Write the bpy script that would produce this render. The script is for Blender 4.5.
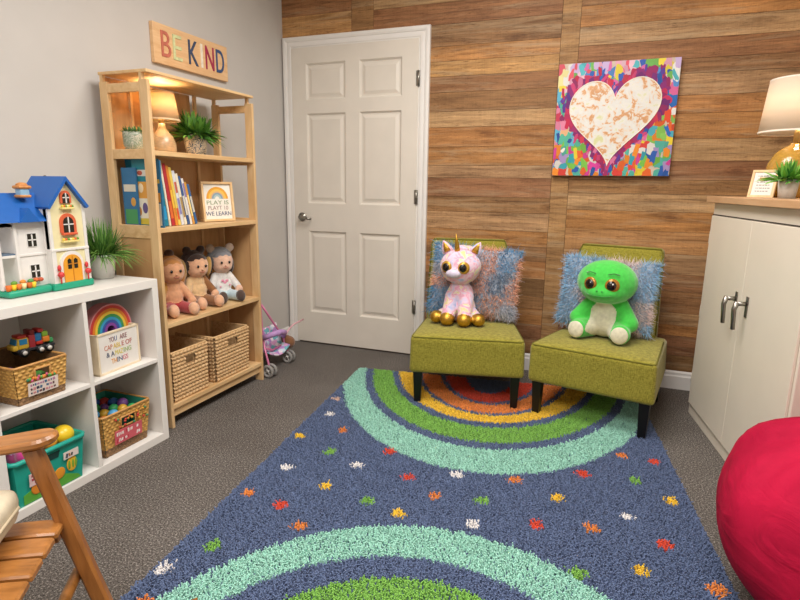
import bpy, bmesh, math, random
import numpy as np
from mathutils import Matrix, Vector, Euler, noise as mnoise
random.seed(7); rng = np.random.default_rng(7)
for o in list(bpy.data.objects): bpy.data.objects.remove(o)
SC = bpy.context.scene; COL = SC.collection
PI = math.pi
def R(a): return math.radians(a)

# ------------------------------------------------------------------ camera, world, light, exposure
cam = bpy.data.objects.new('camera', bpy.data.cameras.new('camera')); COL.objects.link(cam)
cam.data.sensor_width = 36.0; cam.data.lens = 547.79 / 800 * 36; cam.data.clip_start = .05
yw, pt, rl = R(20.8316), R(-11.7212), R(.7958)
Fw = Vector((-math.sin(yw)*math.cos(pt), math.cos(yw)*math.cos(pt), math.sin(pt)))
r0 = Vector((math.cos(yw), math.sin(yw), 0)); u0 = r0.cross(Fw)
Rr = r0*math.cos(rl) + u0*math.sin(rl); Uu = u0*math.cos(rl) - r0*math.sin(rl)
m = Matrix((Rr, Uu, -Fw)).transposed().to_4x4(); m.translation = (2.1921, -3.4537, 1.1453)
cam.matrix_world = m; SC.camera = cam
w = bpy.data.worlds.new('world'); SC.world = w; w.use_nodes = True
w.node_tree.nodes['Background'].inputs[0].default_value = (1, .97, .93, 1)
w.node_tree.nodes['Background'].inputs[1].default_value = .25
def area(name, loc, size, power, col, target=None, sy=None):
    l = bpy.data.lights.new(name, 'AREA'); l.shape = 'RECTANGLE'; l.size = size; l.size_y = sy or size; l.energy = power; l.color = col
    o = bpy.data.objects.new(name, l); COL.objects.link(o); o.location = loc
    if target: o.rotation_euler = (Vector(target)-Vector(loc)).to_track_quat('-Z', 'Y').to_euler()
    return o
area('overhead_area_light', (1.75, -1.5, 2.56), 1.15, 40, (1, .965, .92))
area('overhead_area_light', (1.75, -3.6, 2.56), 1.4, 52, (1, .965, .93))  # added out of view above the camera for frontal light, no known fixture
VS = SC.view_settings
VS.view_transform = 'Standard'; VS.look = 'None'; VS.gamma = 1; VS.use_curve_mapping = False; VS.exposure = .45

# ------------------------------------------------------------------ materials
def lin(c):
    if isinstance(c, str): c = tuple(int(c[i:i+2], 16) for i in (0, 2, 4))
    c = [x/255 for x in c]
    return tuple(x/12.92 if x <= .04045 else ((x+.055)/1.055)**2.4 for x in c)
def L4(c): return (*lin(c), 1)
def nn(nt, t, **kw):
    n = nt.nodes.new(t)
    for k, v in kw.items():
        if k in n.inputs: n.inputs[k].default_value = v
        else: setattr(n, k, v)
    return n
def base_mat(name):
    mt = bpy.data.materials.new(name); mt.use_nodes = True
    return mt, mt.node_tree, mt.node_tree.nodes['Principled BSDF']
def coords(nt, scale=(1, 1, 1), generated=False):
    tc = nn(nt, 'ShaderNodeTexCoord'); mp = nn(nt, 'ShaderNodeMapping'); mp.inputs['Scale'].default_value = scale
    nt.links.new(tc.outputs['Object'], mp.inputs['Vector']); return mp.outputs['Vector']
def ramp(nt, fac, stops, interp='LINEAR'):
    r = nn(nt, 'ShaderNodeValToRGB'); cr = r.color_ramp; cr.interpolation = interp
    while len(cr.elements) < len(stops): cr.elements.new(.5)
    for e, (p, c) in zip(cr.elements, stops): e.position = p; e.color = c if len(c) == 4 else (*c, 1)
    nt.links.new(fac, r.inputs[0]); return r.outputs[0]
def bump(nt, bs, h, strength=.3, dist=.002):
    b = nn(nt, 'ShaderNodeBump'); b.inputs['Strength'].default_value = strength; b.inputs['Distance'].default_value = dist
    nt.links.new(h, b.inputs['Height']); nt.links.new(b.outputs[0], bs.inputs['Normal'])
def M(name, col, rough=.5, var=.06, vs=30, bs=0, bscale=200, metal=0, sheen=0, spec=.5, trans=0, emit=0, coat=0):
    mt, nt, b = base_mat(name); c = np.array(lin(col))
    if var:
        nz = nn(nt, 'ShaderNodeTexNoise', Scale=vs, Detail=4.0); nt.links.new(coords(nt), nz.inputs['Vector'])
        nt.links.new(ramp(nt, nz.outputs['Fac'], [(.25, tuple(np.clip(c*(1-var*2), 0, 1))), (.75, tuple(np.clip(c*(1+var*2), 0, 1)))]), b.inputs['Base Color'])
    else: b.inputs['Base Color'].default_value = (*c, 1)
    b.inputs['Roughness'].default_value = rough; b.inputs['Metallic'].default_value = metal
    b.inputs['Specular IOR Level'].default_value = spec; b.inputs['Sheen Weight'].default_value = sheen; b.inputs['Coat Weight'].default_value = coat
    if trans: b.inputs['Transmission Weight'].default_value = trans
    if emit: b.inputs['Emission Color'].default_value = (*c, 1); b.inputs['Emission Strength'].default_value = emit
    if bs:
        nz2 = nn(nt, 'ShaderNodeTexNoise', Scale=bscale, Detail=3.0); nt.links.new(coords(nt), nz2.inputs['Vector']); bump(nt, b, nz2.outputs['Fac'], bs)
    return mt
def wood(name, c1, c2, scale=(30, 2, 30), rough=.5, bs=.15, coat=0):
    mt, nt, b = base_mat(name)
    v = coords(nt, scale); nz = nn(nt, 'ShaderNodeTexNoise', Scale=1.5, Detail=6.0, Distortion=.8); nt.links.new(v, nz.inputs['Vector'])
    v2 = coords(nt, tuple(s*5 for s in scale)); n2 = nn(nt, 'ShaderNodeTexNoise', Scale=1.0, Detail=3.0); nt.links.new(v2, n2.inputs['Vector'])
    mx = nn(nt, 'ShaderNodeMath', operation='MULTIPLY_ADD'); mx.inputs[1].default_value = .35; nt.links.new(n2.outputs['Fac'], mx.inputs[0]); nt.links.new(nz.outputs['Fac'], mx.inputs[2])
    nt.links.new(ramp(nt, mx.outputs[0], [(.45, lin(c1)), (.85, lin(c2))]), b.inputs['Base Color'])
    b.inputs['Roughness'].default_value = rough; b.inputs['Coat Weight'].default_value = coat
    bump(nt, b, mx.outputs[0], bs, .001); return mt
def attr_mat(name, rough=.8, sheen=0, spec=.3, var=0, vs=60, bs=0, bscale=300):
    mt, nt, b = base_mat(name); a = nn(nt, 'ShaderNodeAttribute', attribute_name='Col'); out = a.outputs['Color']
    if var:
        nz = nn(nt, 'ShaderNodeTexNoise', Scale=vs, Detail=4.0); nt.links.new(coords(nt), nz.inputs['Vector'])
        mxx = nn(nt, 'ShaderNodeMix', data_type='RGBA', blend_type='MULTIPLY'); mxx.inputs[0].default_value = 1
        g = ramp(nt, nz.outputs['Fac'], [(.3, (1-var,)*3), (.7, (1+var,)*3)])
        nt.links.new(out, mxx.inputs[6]); nt.links.new(g, mxx.inputs[7]); out = mxx.outputs[2]
    nt.links.new(out, b.inputs['Base Color']); b.inputs['Roughness'].default_value = rough
    b.inputs['Sheen Weight'].default_value = sheen; b.inputs['Specular IOR Level'].default_value = spec
    if bs:
        nz2 = nn(nt, 'ShaderNodeTexNoise', Scale=bscale, Detail=3.0); nt.links.new(coords(nt), nz2.inputs['Vector']); bump(nt, b, nz2.outputs['Fac'], bs)
    return mt

# ------------------------------------------------------------------ geometry helpers
def TR(loc=(0, 0, 0), rot=(0, 0, 0)): return Matrix.Translation(loc) @ Euler(rot).to_matrix().to_4x4()
class G:
    def __init__(s): s.v = []; s.f = []; s.m = []; s.s = []; s.c = []
    def add(s, vs, fs, mi=0, mat=None, smooth=False, col=None):
        o = len(s.v)
        if mat is not None: vs = [tuple(mat @ Vector(p)) for p in vs]
        s.v += [tuple(p) for p in vs]; s.f += [tuple(i+o for i in f) for f in fs]
        s.m += [mi]*len(fs); s.s += [smooth]*len(fs); s.c += [col or (1, 1, 1)]*len(fs); return s
    def box(s, c, size, mi=0, rot=(0, 0, 0), bev=0, seg=2, mat=None, col=None):
        bm = bmesh.new(); bmesh.ops.create_cube(bm, size=1); bmesh.ops.scale(bm, vec=size, verts=bm.verts)
        if bev: bmesh.ops.bevel(bm, geom=bm.edges[:], offset=min(bev, min(size)*.49), segments=seg, profile=.5, affect='EDGES')
        bm.verts.index_update(); X = TR(c, rot)
        if mat is not None: X = mat @ X
        s.add([v.co[:] for v in bm.verts], [[v.index for v in f.verts] for f in bm.faces], mi, X, bev > 0 and seg > 2, col); bm.free(); return s
    def span(s, x0, x1, y0, y1, z0, z1, mi=0, bev=0, seg=2, col=None):
        return s.box(((x0+x1)/2, (y0+y1)/2, (z0+z1)/2), (abs(x1-x0), abs(y1-y0), abs(z1-z0)), mi, bev=bev, seg=seg, col=col)
    def lathe(s, prof, n=32, mat=None, mi=0, caps=True, smooth=True, col=None):
        vs = [(r*math.cos(2*PI*i/n), r*math.sin(2*PI*i/n), z) for r, z in prof for i in range(n)]; fs = []
        for k in range(len(prof)-1):
            for i in range(n): j = (i+1) % n; fs.append((k*n+i, k*n+j, (k+1)*n+j, (k+1)*n+i))
        if caps: fs.append(tuple(range(n-1, -1, -1))); fs.append(tuple((len(prof)-1)*n+i for i in range(n)))
        return s.add(vs, fs, mi, mat, smooth, col)
    def cyl(s, a, b, r, r2=None, n=16, mi=0, smooth=True, col=None):
        a, b = Vector(a), Vector(b); d = b-a; q = d.to_track_quat('Z', 'Y').to_matrix().to_4x4()
        return s.lathe([(r, 0), (r if r2 is None else r2, d.length)], n, Matrix.Translation(a) @ q, mi, True, smooth, col)
    def tube(s, pts, r, n=10, mi=0, closed=False, col=None):
        pts = [Vector(p) for p in pts]; N = len(pts); vs = []; fs = []; up = Vector((0, 0, 1)); rs = r if hasattr(r, '__len__') else [r]*N
        pv = None
        for i, p in enumerate(pts):
            t = (pts[(i+1) % N]-pts[i-1]) if closed else (pts[min(i+1, N-1)]-pts[max(i-1, 0)]); t.normalize()
            if pv is None: pv = t.cross(up) if abs(t.z) < .95 else t.cross(Vector((1, 0, 0)))
            pv = (pv - t*pv.dot(t)).normalized(); b = t.cross(pv)
            vs += [tuple(p+(pv*math.cos(2*PI*k/n)+b*math.sin(2*PI*k/n))*rs[i]) for k in range(n)]
        for i in range(N if closed else N-1):
            for k in range(n): a = i*n; b2 = ((i+1) % N)*n; j = (k+1) % n; fs.append((a+k, a+j, b2+j, b2+k))
        if not closed: fs.append(tuple(range(n-1, -1, -1))); fs.append(tuple((N-1)*n+k for k in range(n)))
        return s.add(vs, fs, mi, None, True, col)
    def ell(s, c, r, rot=(0, 0, 0), mi=0, u=24, v=14, mat=None, col=None):
        r = r if hasattr(r, '__len__') else (r,)*3; X = TR(c, rot) @ Matrix.Diagonal((*r, 1))
        if mat is not None: X = mat @ X
        vs = [(0, 0, -1)]+[(math.cos(-PI/2+PI*j/v)*math.cos(2*PI*i/u), math.cos(-PI/2+PI*j/v)*math.sin(2*PI*i/u), math.sin(-PI/2+PI*j/v)) for j in range(1, v) for i in range(u)]+[(0, 0, 1)]
        fs = [(0, 1+(i+1) % u, 1+i) for i in range(u)]
        for j in range(v-2):
            for i in range(u): a = 1+j*u; k = (i+1) % u; fs.append((a+i, a+k, a+u+k, a+u+i))
        a = 1+(v-2)*u; fs += [(a+i, a+(i+1) % u, len(vs)-1) for i in range(u)]
        return s.add(vs, fs, mi, X, True, col)
    def prism(s, poly, d, mat=None, mi=0, smooth=False, col=None):   # poly in local XY, extruded 0..d along local Z
        n = len(poly); vs = [(x, y, 0) for x, y in poly]+[(x, y, d) for x, y in poly]
        fs = [tuple(range(n-1, -1, -1)), tuple(range(n, 2*n))]+[(i, (i+1) % n, n+(i+1) % n, n+i) for i in range(n)]
        return s.add(vs, fs, mi, mat, smooth, col)
    def ring(s, ro, ri, d, a0=0, a1=PI, n=32, mat=None, mi=0, col=None):  # arch in local XY, depth along Z
        vs = []; fs = []
        for i in range(n+1):
            a = a0+(a1-a0)*i/n; c, q = math.cos(a), math.sin(a)
            vs += [(ro*c, ro*q, 0), (ro*c, ro*q, d), (ri*c, ri*q, d), (ri*c, ri*q, 0)]
        for i in range(n):
            for k in range(4): fs.append((i*4+k, i*4+(k+1) % 4, i*4+4+(k+1) % 4, i*4+4+k))
        fs += [(3, 2, 1, 0), (n*4, n*4+1, n*4+2, n*4+3)]
        return s.add(vs, fs, mi, mat, False, col)
    def text(s, string, w, h, d, mat, mi=0):       # lettering fitted into w x h, local XY plane, depth along Z
        cu = bpy.data.curves.new('t', 'FONT'); cu.body = string; cu.extrude = .01; cu.resolution_u = 4
        ob = bpy.data.objects.new('t', cu); COL.objects.link(ob); bpy.context.view_layer.update()
        me = bpy.data.meshes.new_from_object(ob.evaluated_get(bpy.context.evaluated_depsgraph_get()))
        P = np.array([v.co[:] for v in me.vertices]); lo, hi = P.min(0), P.max(0); P = (P-lo)/(hi-lo+1e-9)*np.array([w, h, d])
        s.add(P.tolist(), [tuple(p.vertices) for p in me.polygons], mi, mat)
        bpy.data.objects.remove(ob); bpy.data.meshes.remove(me); return s
    def obj(s, name, mats, parent=None, loc=(0, 0, 0), rot=(0, 0, 0), attr=False, auto=True):
        me = bpy.data.meshes.new(name); me.from_pydata(s.v, [], s.f)
        mats = mats if isinstance(mats, (list, tuple)) else [mats]
        for x in mats: me.materials.append(x)
        me.polygons.foreach_set('material_index', s.m); me.polygons.foreach_set('use_smooth', s.s)
        if attr:
            ca = me.color_attributes.new('Col', 'FLOAT_COLOR', 'CORNER')
            cc = np.repeat(np.array([(*c, 1) for c in s.c], 'f'), [len(f) for f in s.f], axis=0); ca.data.foreach_set('color', cc.ravel())
        me.update(); o = bpy.data.objects.new(name, me); COL.objects.link(o); o.location = loc; o.rotation_euler = rot
        if parent: o.parent = parent
        return o
def raw(name, V, F, mats, cols=None, parent=None, smooth=False, loc=(0, 0, 0), rot=(0, 0, 0)):   # numpy arrays, per-vertex colour
    me = bpy.data.meshes.new(name); nv, nf, k = len(V), len(F), F.shape[1]
    me.vertices.add(nv); me.vertices.foreach_set('co', V.astype('f').ravel()); me.loops.add(nf*k); me.loops.foreach_set('vertex_index', F.astype('i').ravel())
    me.polygons.add(nf); me.polygons.foreach_set('loop_start', np.arange(nf, dtype='i')*k)
    me.polygons.foreach_set('use_smooth', np.full(nf, smooth))
    me.materials.append(mats)
    if cols is not None:
        ca = me.color_attributes.new('Col', 'FLOAT_COLOR', 'POINT'); ca.data.foreach_set('color', np.c_[cols, np.ones(nv)].astype('f').ravel())
    me.update(); me.validate(); o = bpy.data.objects.new(name, me); COL.objects.link(o); o.location = loc; o.rotation_euler = rot
    if parent: o.parent = parent
    return o
def strands(P, N, C, length, width, curl=.4, seg=3):
    n = len(P); t = rng.normal(size=(n, 3)); side = np.cross(N, t); side /= np.linalg.norm(side, axis=1, keepdims=True)
    lean = rng.normal(size=(n, 3))*curl; ln = length*rng.uniform(.65, 1.15, (n, 1)); V = []; 
    for k in range(seg+1):
        f = k/seg; c = P+N*ln*f+lean*ln*f*f; wd = width*(1-f*.85)
        V += [c-side*wd, c+side*wd]
    V = np.stack(V, 1).reshape(-1, 3); q = 2*(seg+1); b = np.arange(n)[:, None]*q
    F = np.concatenate([b+np.array([2*k, 2*k+1, 2*k+3, 2*k+2]) for k in range(seg)])
    return V, F, np.repeat(C, q, axis=0)
def tag(o, label, cat, group=None, kind=None):
    if label: o['label'] = label
    if cat: o['category'] = cat
    if group: o['group'] = group
    if kind: o['kind'] = kind
    return o
def thing(name, label, cat, loc=(0, 0, 0), rz=0, group=None):
    o = bpy.data.objects.new(name, None); COL.objects.link(o); o.empty_display_size = .05; o.location = loc; o.rotation_euler = (0, 0, rz)
    return tag(o, label, cat, group)
def S(o): o['kind'] = 'structure'; return o
def blob(name, parts, mats, voxel, parent, paint=None, smooth=6, loc=(0, 0, 0)):
    """soft body: ellipsoids/limbs fused into one continuous surface. parts = (c, r, rot, mat_index)"""
    g = G()
    for c, r, rot, mi in parts: g.ell(c, r, rot, u=20, v=12)
    me = bpy.data.meshes.new('b'); me.from_pydata(g.v, [], g.f); ob = bpy.data.objects.new('b', me); COL.objects.link(ob)
    md = ob.modifiers.new('r', 'REMESH'); md.mode = 'VOXEL'; md.voxel_size = voxel
    ms = ob.modifiers.new('s', 'SMOOTH'); ms.iterations = smooth; ms.factor = .5
    bpy.context.view_layer.update(); dg = bpy.context.evaluated_depsgraph_get()
    m2 = bpy.data.meshes.new_from_object(ob.evaluated_get(dg)); m2.name = name; bpy.data.objects.remove(ob); bpy.data.meshes.remove(me)
    m2.materials.clear()
    for x in mats: m2.materials.append(x)
    inv = [((TR(c, rot) @ Matrix.Diagonal((*(r if hasattr(r, '__len__') else (r,)*3), 1))).inverted(), mi) for c, r, rot, mi in parts]
    for p in m2.polygons:
        p.use_smooth = True; c = p.center
        k = min(inv, key=lambda q: (q[0] @ c).length)[1]
        if paint: k = paint(c, k)
        p.material_index = k
    o = bpy.data.objects.new(name, m2); COL.objects.link(o); o.location = loc
    if parent: o.parent = parent
    return o
def limb(a, b, ra, rb, mi, n=6):
    a, b = Vector(a), Vector(b); return [(tuple(a.lerp(b, i/(n-1))), ra+(rb-ra)*i/(n-1), (0, 0, 0), mi) for i in range(n)]
def leaves(n, r0, h, spread, wid, droop=.5, seg=5, c1='3f7d2a', c2='7fb04a', base=(0, 0, 0), tilt=(.1, 1.0)):
    a, b = np.array(lin(c1)), np.array(lin(c2)); V = []; F = []; C = []
    for i in range(n):
        az = rng.uniform(0, 2*PI); tl = rng.uniform(*tilt); ln = h*rng.uniform(.65, 1.1); rr = r0*math.sqrt(rng.uniform(0, 1)); ba = az+rng.normal()*.6
        p0 = np.array([rr*math.cos(ba), rr*math.sin(ba), 0])+np.array(base); d = np.array([math.cos(az)*math.sin(tl), math.sin(az)*math.sin(tl), math.cos(tl)]); d[:2] *= spread
        side = np.array([-math.sin(az), math.cos(az), rng.normal()*.3]); col = a+(b-a)*rng.uniform(0, 1); o = len(V)
        for k in range(seg+1):
            f = k/seg; p = p0+d*ln*f+np.array([0, 0, -droop*ln*f*f*math.sin(tl)]); wd = wid*(math.sin(PI*min(1, .18+f*.82))**.8)*.5
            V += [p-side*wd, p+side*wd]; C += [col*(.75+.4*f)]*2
        F += [(o+2*k, o+2*k+1, o+2*k+3, o+2*k+2) for k in range(seg)]
    return np.array(V), np.array(F), np.array(C)

# shared materials
PINE = wood('pine', 'cfa672', 'e2c090', (14, 3, 2.5), .5)
PINE_V = wood('pine_shelf', 'd0a671', 'e4c18f', (14, 2, 20), .5)
PINE_BACK = wood('pine_panel', 'b88b5a', 'cda271', (6, 14, 2), .55)
PINE_F = wood('pine_frame', 'dcb27c', 'ecca98', (20, 6, 6), .5)
WHITE_LAM = M('white_laminate', 'e6e2dc', .42, .015, 4)
DOORW = M('door_paint', 'dcd4c8', .42, .02, 6, .05, 90)
TRIMW = M('trim_paint', 'e6e2dd', .4, .015, 8)
METAL = M('brushed_nickel', '9a968e', .32, .05, 60, metal=1)
BLACK = M('black_lacquer', '0e0d0d', .35, .05)
DARK = M('dark_eye', '120b08', .12, .0, coat=.5)
GOLDM = M('gold_glitter', 'c79a3c', .35, .2, 260, .5, 400, metal=.85)
FOL = attr_mat('leaf', .5, spec=.4)
PRINT = attr_mat('printed_colours', .55)
def SOFT(n, c, s=.5, bs=.35): return M(n, c, .9, .07, 60, bs, 500, sheen=s)

# ------------------------------------------------------------------ room shell
def carpet():
    mt, nt, b = base_mat('grey_loop_carpet'); v = coords(nt)
    n1 = nn(nt, 'ShaderNodeTexNoise', Scale=160.0, Detail=4.0, Roughness=.85); nt.links.new(v, n1.inputs['Vector'])
    vo = nn(nt, 'ShaderNodeTexVoronoi', Scale=330.0); nt.links.new(v, vo.inputs['Vector'])
    n3 = nn(nt, 'ShaderNodeTexNoise', Scale=3.0, Detail=3.0); nt.links.new(v, n3.inputs['Vector'])
    c = ramp(nt, n1.outputs['Fac'], [(.35, lin('2e2b28')), (.48, lin('58534f')), (.57, lin('7d7772')), (.67, lin('c8c1ba'))])
    mx = nn(nt, 'ShaderNodeMix', data_type='RGBA', blend_type='MULTIPLY'); mx.inputs[0].default_value = 1
    nt.links.new(c, mx.inputs[6]); nt.links.new(ramp(nt, n3.outputs['Fac'], [(.3, (.88, .86, .84)), (.7, (1.08, 1.07, 1.06))]), mx.inputs[7])
    nt.links.new(mx.outputs[2], b.inputs['Base Color']); b.inputs['Roughness'].default_value = .95; b.inputs['Specular IOR Level'].default_value = .1
    bump(nt, b, vo.outputs['Distance'], .5, .003); return mt
XR, YF, ZC = 3.5, -4.9, 2.6
S(G().span(-.1, XR+.1, YF-.1, .1, -.1, 0).obj('floor', carpet()))
S(G().span(-.1, XR+.1, YF-.1, .1, ZC, ZC+.1).obj('ceiling', M('ceiling_white', 'e9e5df', .9, .02, 8)))
WALLP = M('grey_wall_paint', 'c6c1bb', .75, .015, 5, .06, 150)
S(G().span(-.1, 0, YF-.1, .1, 0, ZC).obj('wall_left', WALLP))
S(G().span(XR, XR+.1, YF-.1, .1, 0, ZC).obj('wall_right', WALLP))
S(G().span(0, XR, YF-.1, YF, 0, ZC).obj('wall_front', WALLP))
# reclaimed-wood wall: every plank a board of its own colour
def plank_mat():
    mt, nt, b = base_mat('reclaimed_planks')
    a = nn(nt, 'ShaderNodeAttribute', attribute_name='Col'); tc = nn(nt, 'ShaderNodeTexCoord')
    off = nn(nt, 'ShaderNodeVectorMath', operation='SCALE'); off.inputs['Scale'].default_value = 37.0; nt.links.new(a.outputs['Color'], off.inputs[0])
    ad = nn(nt, 'ShaderNodeVectorMath', operation='ADD'); nt.links.new(tc.outputs['Object'], ad.inputs[0]); nt.links.new(off.outputs[0], ad.inputs[1])
    def nz(sc, det, dist=0., rough=.55):
        mp = nn(nt, 'ShaderNodeMapping'); mp.inputs['Scale'].default_value = sc; nt.links.new(ad.outputs[0], mp.inputs['Vector'])
        n = nn(nt, 'ShaderNodeTexNoise', Scale=1.0, Detail=det, Distortion=dist, Roughness=rough); nt.links.new(mp.outputs[0], n.inputs['Vector']); return n.outputs['Fac']
    def mul(c1, c2, fac=1):
        x = nn(nt, 'ShaderNodeMix', data_type='RGBA', blend_type='MULTIPLY'); x.inputs[0].default_value = fac; nt.links.new(c1, x.inputs[6]); nt.links.new(c2, x.inputs[7]); return x.outputs[2]
    g1 = nz((1.3, 1, 22), 9, 1.0, .68); g2 = nz((4, 1, 75), 6, .6, .7); saw = nz((170, 1, 2.5), 3, .2, .6); bl = nz((1.8, 1, 7), 6, .8, .72); sp = nz((9, 1, 60), 6, .4, .8); cr2 = nz((3, 1, 34), 4, 1.5, .6)
    c = mul(a.outputs['Color'], ramp(nt, g1, [(.3, (.46, .42, .38)), (.44, (.88, .85, .82)), (.55, (1.05, 1.04, 1.02)), (.72, (1.34, 1.31, 1.27))]))
    c = mul(c, ramp(nt, g2, [(.32, (.66, .62, .58)), (.5, (1, 1, 1)), (.66, (1.16, 1.15, 1.13))]))
    c = mul(c, ramp(nt, saw, [(.38, (.94, .935, .93)), (.6, (1.03, 1.03, 1.03))]))
    c = mul(c, ramp(nt, bl, [(.28, (.55, .50, .46)), (.46, (.95, .94, .93)), (.54, (1.02, 1.02, 1.02)), (.72, (1.28, 1.26, 1.22))]))
    c = mul(c, ramp(nt, sp, [(.3, (.36, .31, .28)), (.4, (1, 1, 1))]))
    c = mul(c, ramp(nt, cr2, [(.485, (1, 1, 1)), (.497, (.6, .54, .5)), (.503, (.6, .54, .5)), (.515, (1, 1, 1))]), .7)
    wth = nz((1.1, 1, 14), 7, 1.0, .75); xw = nn(nt, 'ShaderNodeMix', data_type='RGBA'); xw.inputs[7].default_value = L4('b39b7a'); nt.links.new(ramp(nt, wth, [(.52, (0, 0, 0)), (.68, (.6, .6, .6))]), xw.inputs[0]); nt.links.new(c, xw.inputs[6]); c = xw.outputs[2]
    crk = nz((14, 1, 130), 5, .2, .8); c = mul(c, ramp(nt, crk, [(.33, (.45, .4, .36)), (.42, (1, 1, 1))]))
    mpk = nn(nt, 'ShaderNodeMapping'); mpk.inputs['Scale'].default_value = (2.4, 1, 7.5); nt.links.new(ad.outputs[0], mpk.inputs['Vector'])
    vk = nn(nt, 'ShaderNodeTexVoronoi', Scale=1.0); nt.links.new(mpk.outputs[0], vk.inputs['Vector'])
    c = mul(c, ramp(nt, vk.outputs['Distance'], [(.05, (.5, .42, .36)), (.1, (.85, .8, .76)), (.13, (.7, .64, .58)), (.18, (1, 1, 1))]), .75)
    nt.links.new(c, b.inputs['Base Color']); b.inputs['Roughness'].default_value = .62; b.inputs['Specular IOR Level'].default_value = .3
    bump(nt, b, g2, .35, .0015); return mt
OR, LO, RB, BR, TN, DK = 'ac7a4a', 'b48858', '956a48', '926c47', 'ae8b63', '82603f'
g = G(); g.span(0, XR, -.0, .1, 0, ZC, col=lin('4a3526'))
def planks(x0, x1, zs, cols, joint=None):
    for i in range(len(zs)-1):
        z1, z0 = zs[i], zs[i+1]; c = np.array(lin(cols[i % len(cols)]))
        cuts = [x0, x1] if not joint else [x0, joint+rng.uniform(-.12, .12), x1]
        for k in range(len(cuts)-1):
            cc = c*rng.uniform(.93, 1.07)*np.array([1, rng.uniform(.97, 1.03), rng.uniform(.96, 1.04)])
            g.box(((cuts[k]+cuts[k+1])/2, -.004, (z0+z1)/2), (cuts[k+1]-cuts[k]-.0016, .008, z0-z1 and (z1-z0-.0014)), bev=.0006, seg=1, col=tuple(cc))
zl = [2.6, 2.48, 2.36, 2.234, 2.111, 1.985, 1.899, 1.812, 1.718, 1.605, 1.511, 1.393, 1.279, 1.204, 1.088, .992, .883, .79, .70, .59, .48, .40, .30, .2, .1, 0]
cl = [BR, OR, TN, RB, BR, OR, LO, RB, BR, TN, OR, OR, TN, RB, BR, TN, OR, BR, OR, DK, BR, OR, RB, BR, DK]
planks(.675, 1.836, zl, cl)
zz = [2.6, 2.47, 2.36, 2.245, 2.11, 1.97, 1.8]+[1.8-.12*i for i in range(1, 16)]
planks(0, .52, zz, [BR, DK, RB, LO, OR, RB, BR])
zr = [2.6, 2.49, 2.38, 2.26, 2.137, 2.03, 1.93, 1.83, 1.756, 1.645, 1.553, 1.418, 1.302, 1.20, 1.121, 1.024, .914, .788, .674, .577, .451, .381, .316, .2, .1, 0]
cr = [BR, OR, RB, BR, OR, TN, RB, BR, TN, OR, OR, TN, RB, BR, TN, OR, LO, TN, RB, BR, TN, OR, RB, DK, BR]
planks(1.937, XR, zr, cr)
planks(.52, .675, [2.6, 0], [BR]); planks(1.836, 1.937, [2.6, 0], ['a07a52'])
S(g.obj('wall_back', plank_mat(), attr=True))
# baseboards
def bb_profile(): return [(0, 0), (.014, 0), (.014, .075), (.009, .085), (.009, .098), (.003, .108), (0, .108)]
g = G(); g.prism([(x, z) for x, z in bb_profile()], -.8+XR-.262, Matrix(((0, 0, 1, 1.062), (-1, 0, 0, 0), (0, 1, 0, 0), (0, 0, 0, 1))))
S(g.obj('baseboard_back', TRIMW, loc=(0, -.008, 0)))
g = G(); g.prism([(x, z) for x, z in bb_profile()], 4.85, Matrix(((1, 0, 0, 0), (0, 0, 1, YF+.02), (0, 1, 0, 0), (0, 0, 0, 1))))
S(g.obj('baseboard_left', TRIMW))
# door casing
g = G(); pf_ = [(0, 0), (0, .02), (.004, .024), (.016, .025), (.028, .021), (.031, .017), (.046, .0185), (.058, .018), (.064, .014), (.073, .012), (.073, 0)]
rows = []
for o_, t_ in pf_: rows.append([(.011+o_, -.008-t_, 0), (.011+o_, -.008-t_, 2.113-o_), (1.062-o_, -.008-t_, 2.113-o_), (1.062-o_, -.008-t_, 0)])
g.add([p for rr_ in rows for p in rr_], [(k*4+i, k*4+i+1, k*4+i+5, k*4+i+4) for k in range(len(rows)-1) for i in range(3)])
S(g.obj('trim_1', TRIMW))
# door slab with six recessed panels
door = thing('door_1', None, None, (.078, -.0205, 0)); del_ = door; S(door)
W_, D0 = .911, .012
xs = [0, .11, .405, .506, .803, W_]; zs = [.012, .238, .828, 1.02, 1.622, 1.708, 1.942, 2.042]
g = G()
for i in range(5):
    for j in range(7):
        hole = i in (1, 3) and j in (1, 3, 5)
        x0, x1, z0, z1 = xs[i], xs[i+1], zs[j], zs[j+1]
        if not hole: g.add([(x0, -.008, z0), (x1, -.008, z0), (x1, -.008, z1), (x0, -.008, z1)], [(0, 1, 2, 3)])
        else:
            ins = [(0, -.008), (.012, .004), (.022, .004), (.042, -.003)]
            for (a, ya), (b2, yb) in zip(ins[:-1], ins[1:]):
                A = [(x0+a, ya, z0+a), (x1-a, ya, z0+a), (x1-a, ya, z1-a), (x0+a, ya, z1-a)]; B = [(x0+b2, yb, z0+b2), (x1-b2, yb, z0+b2), (x1-b2, yb, z1-b2), (x0+b2, yb, z1-b2)]
                g.add(A+B, [(k, (k+1) % 4, 4+(k+1) % 4, 4+k) for k in range(4)])
            a, ya = ins[-1]; g.add([(x0+a, ya, z0+a), (x1-a, ya, z0+a), (x1-a, ya, z1-a), (x0+a, ya, z1-a)], [(0, 1, 2, 3)])
g.add([(0, -.008, .012), (W_, -.008, .012), (W_, -.008, 2.042), (0, -.008, 2.042), (0, .006, .012), (W_, .006, .012), (W_, .006, 2.042), (0, .006, 2.042)], [(0, 4, 5, 1), (1, 5, 6, 2), (2, 6, 7, 3), (3, 7, 4, 0)])
g.obj('door_panel', DOORW, door)
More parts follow.
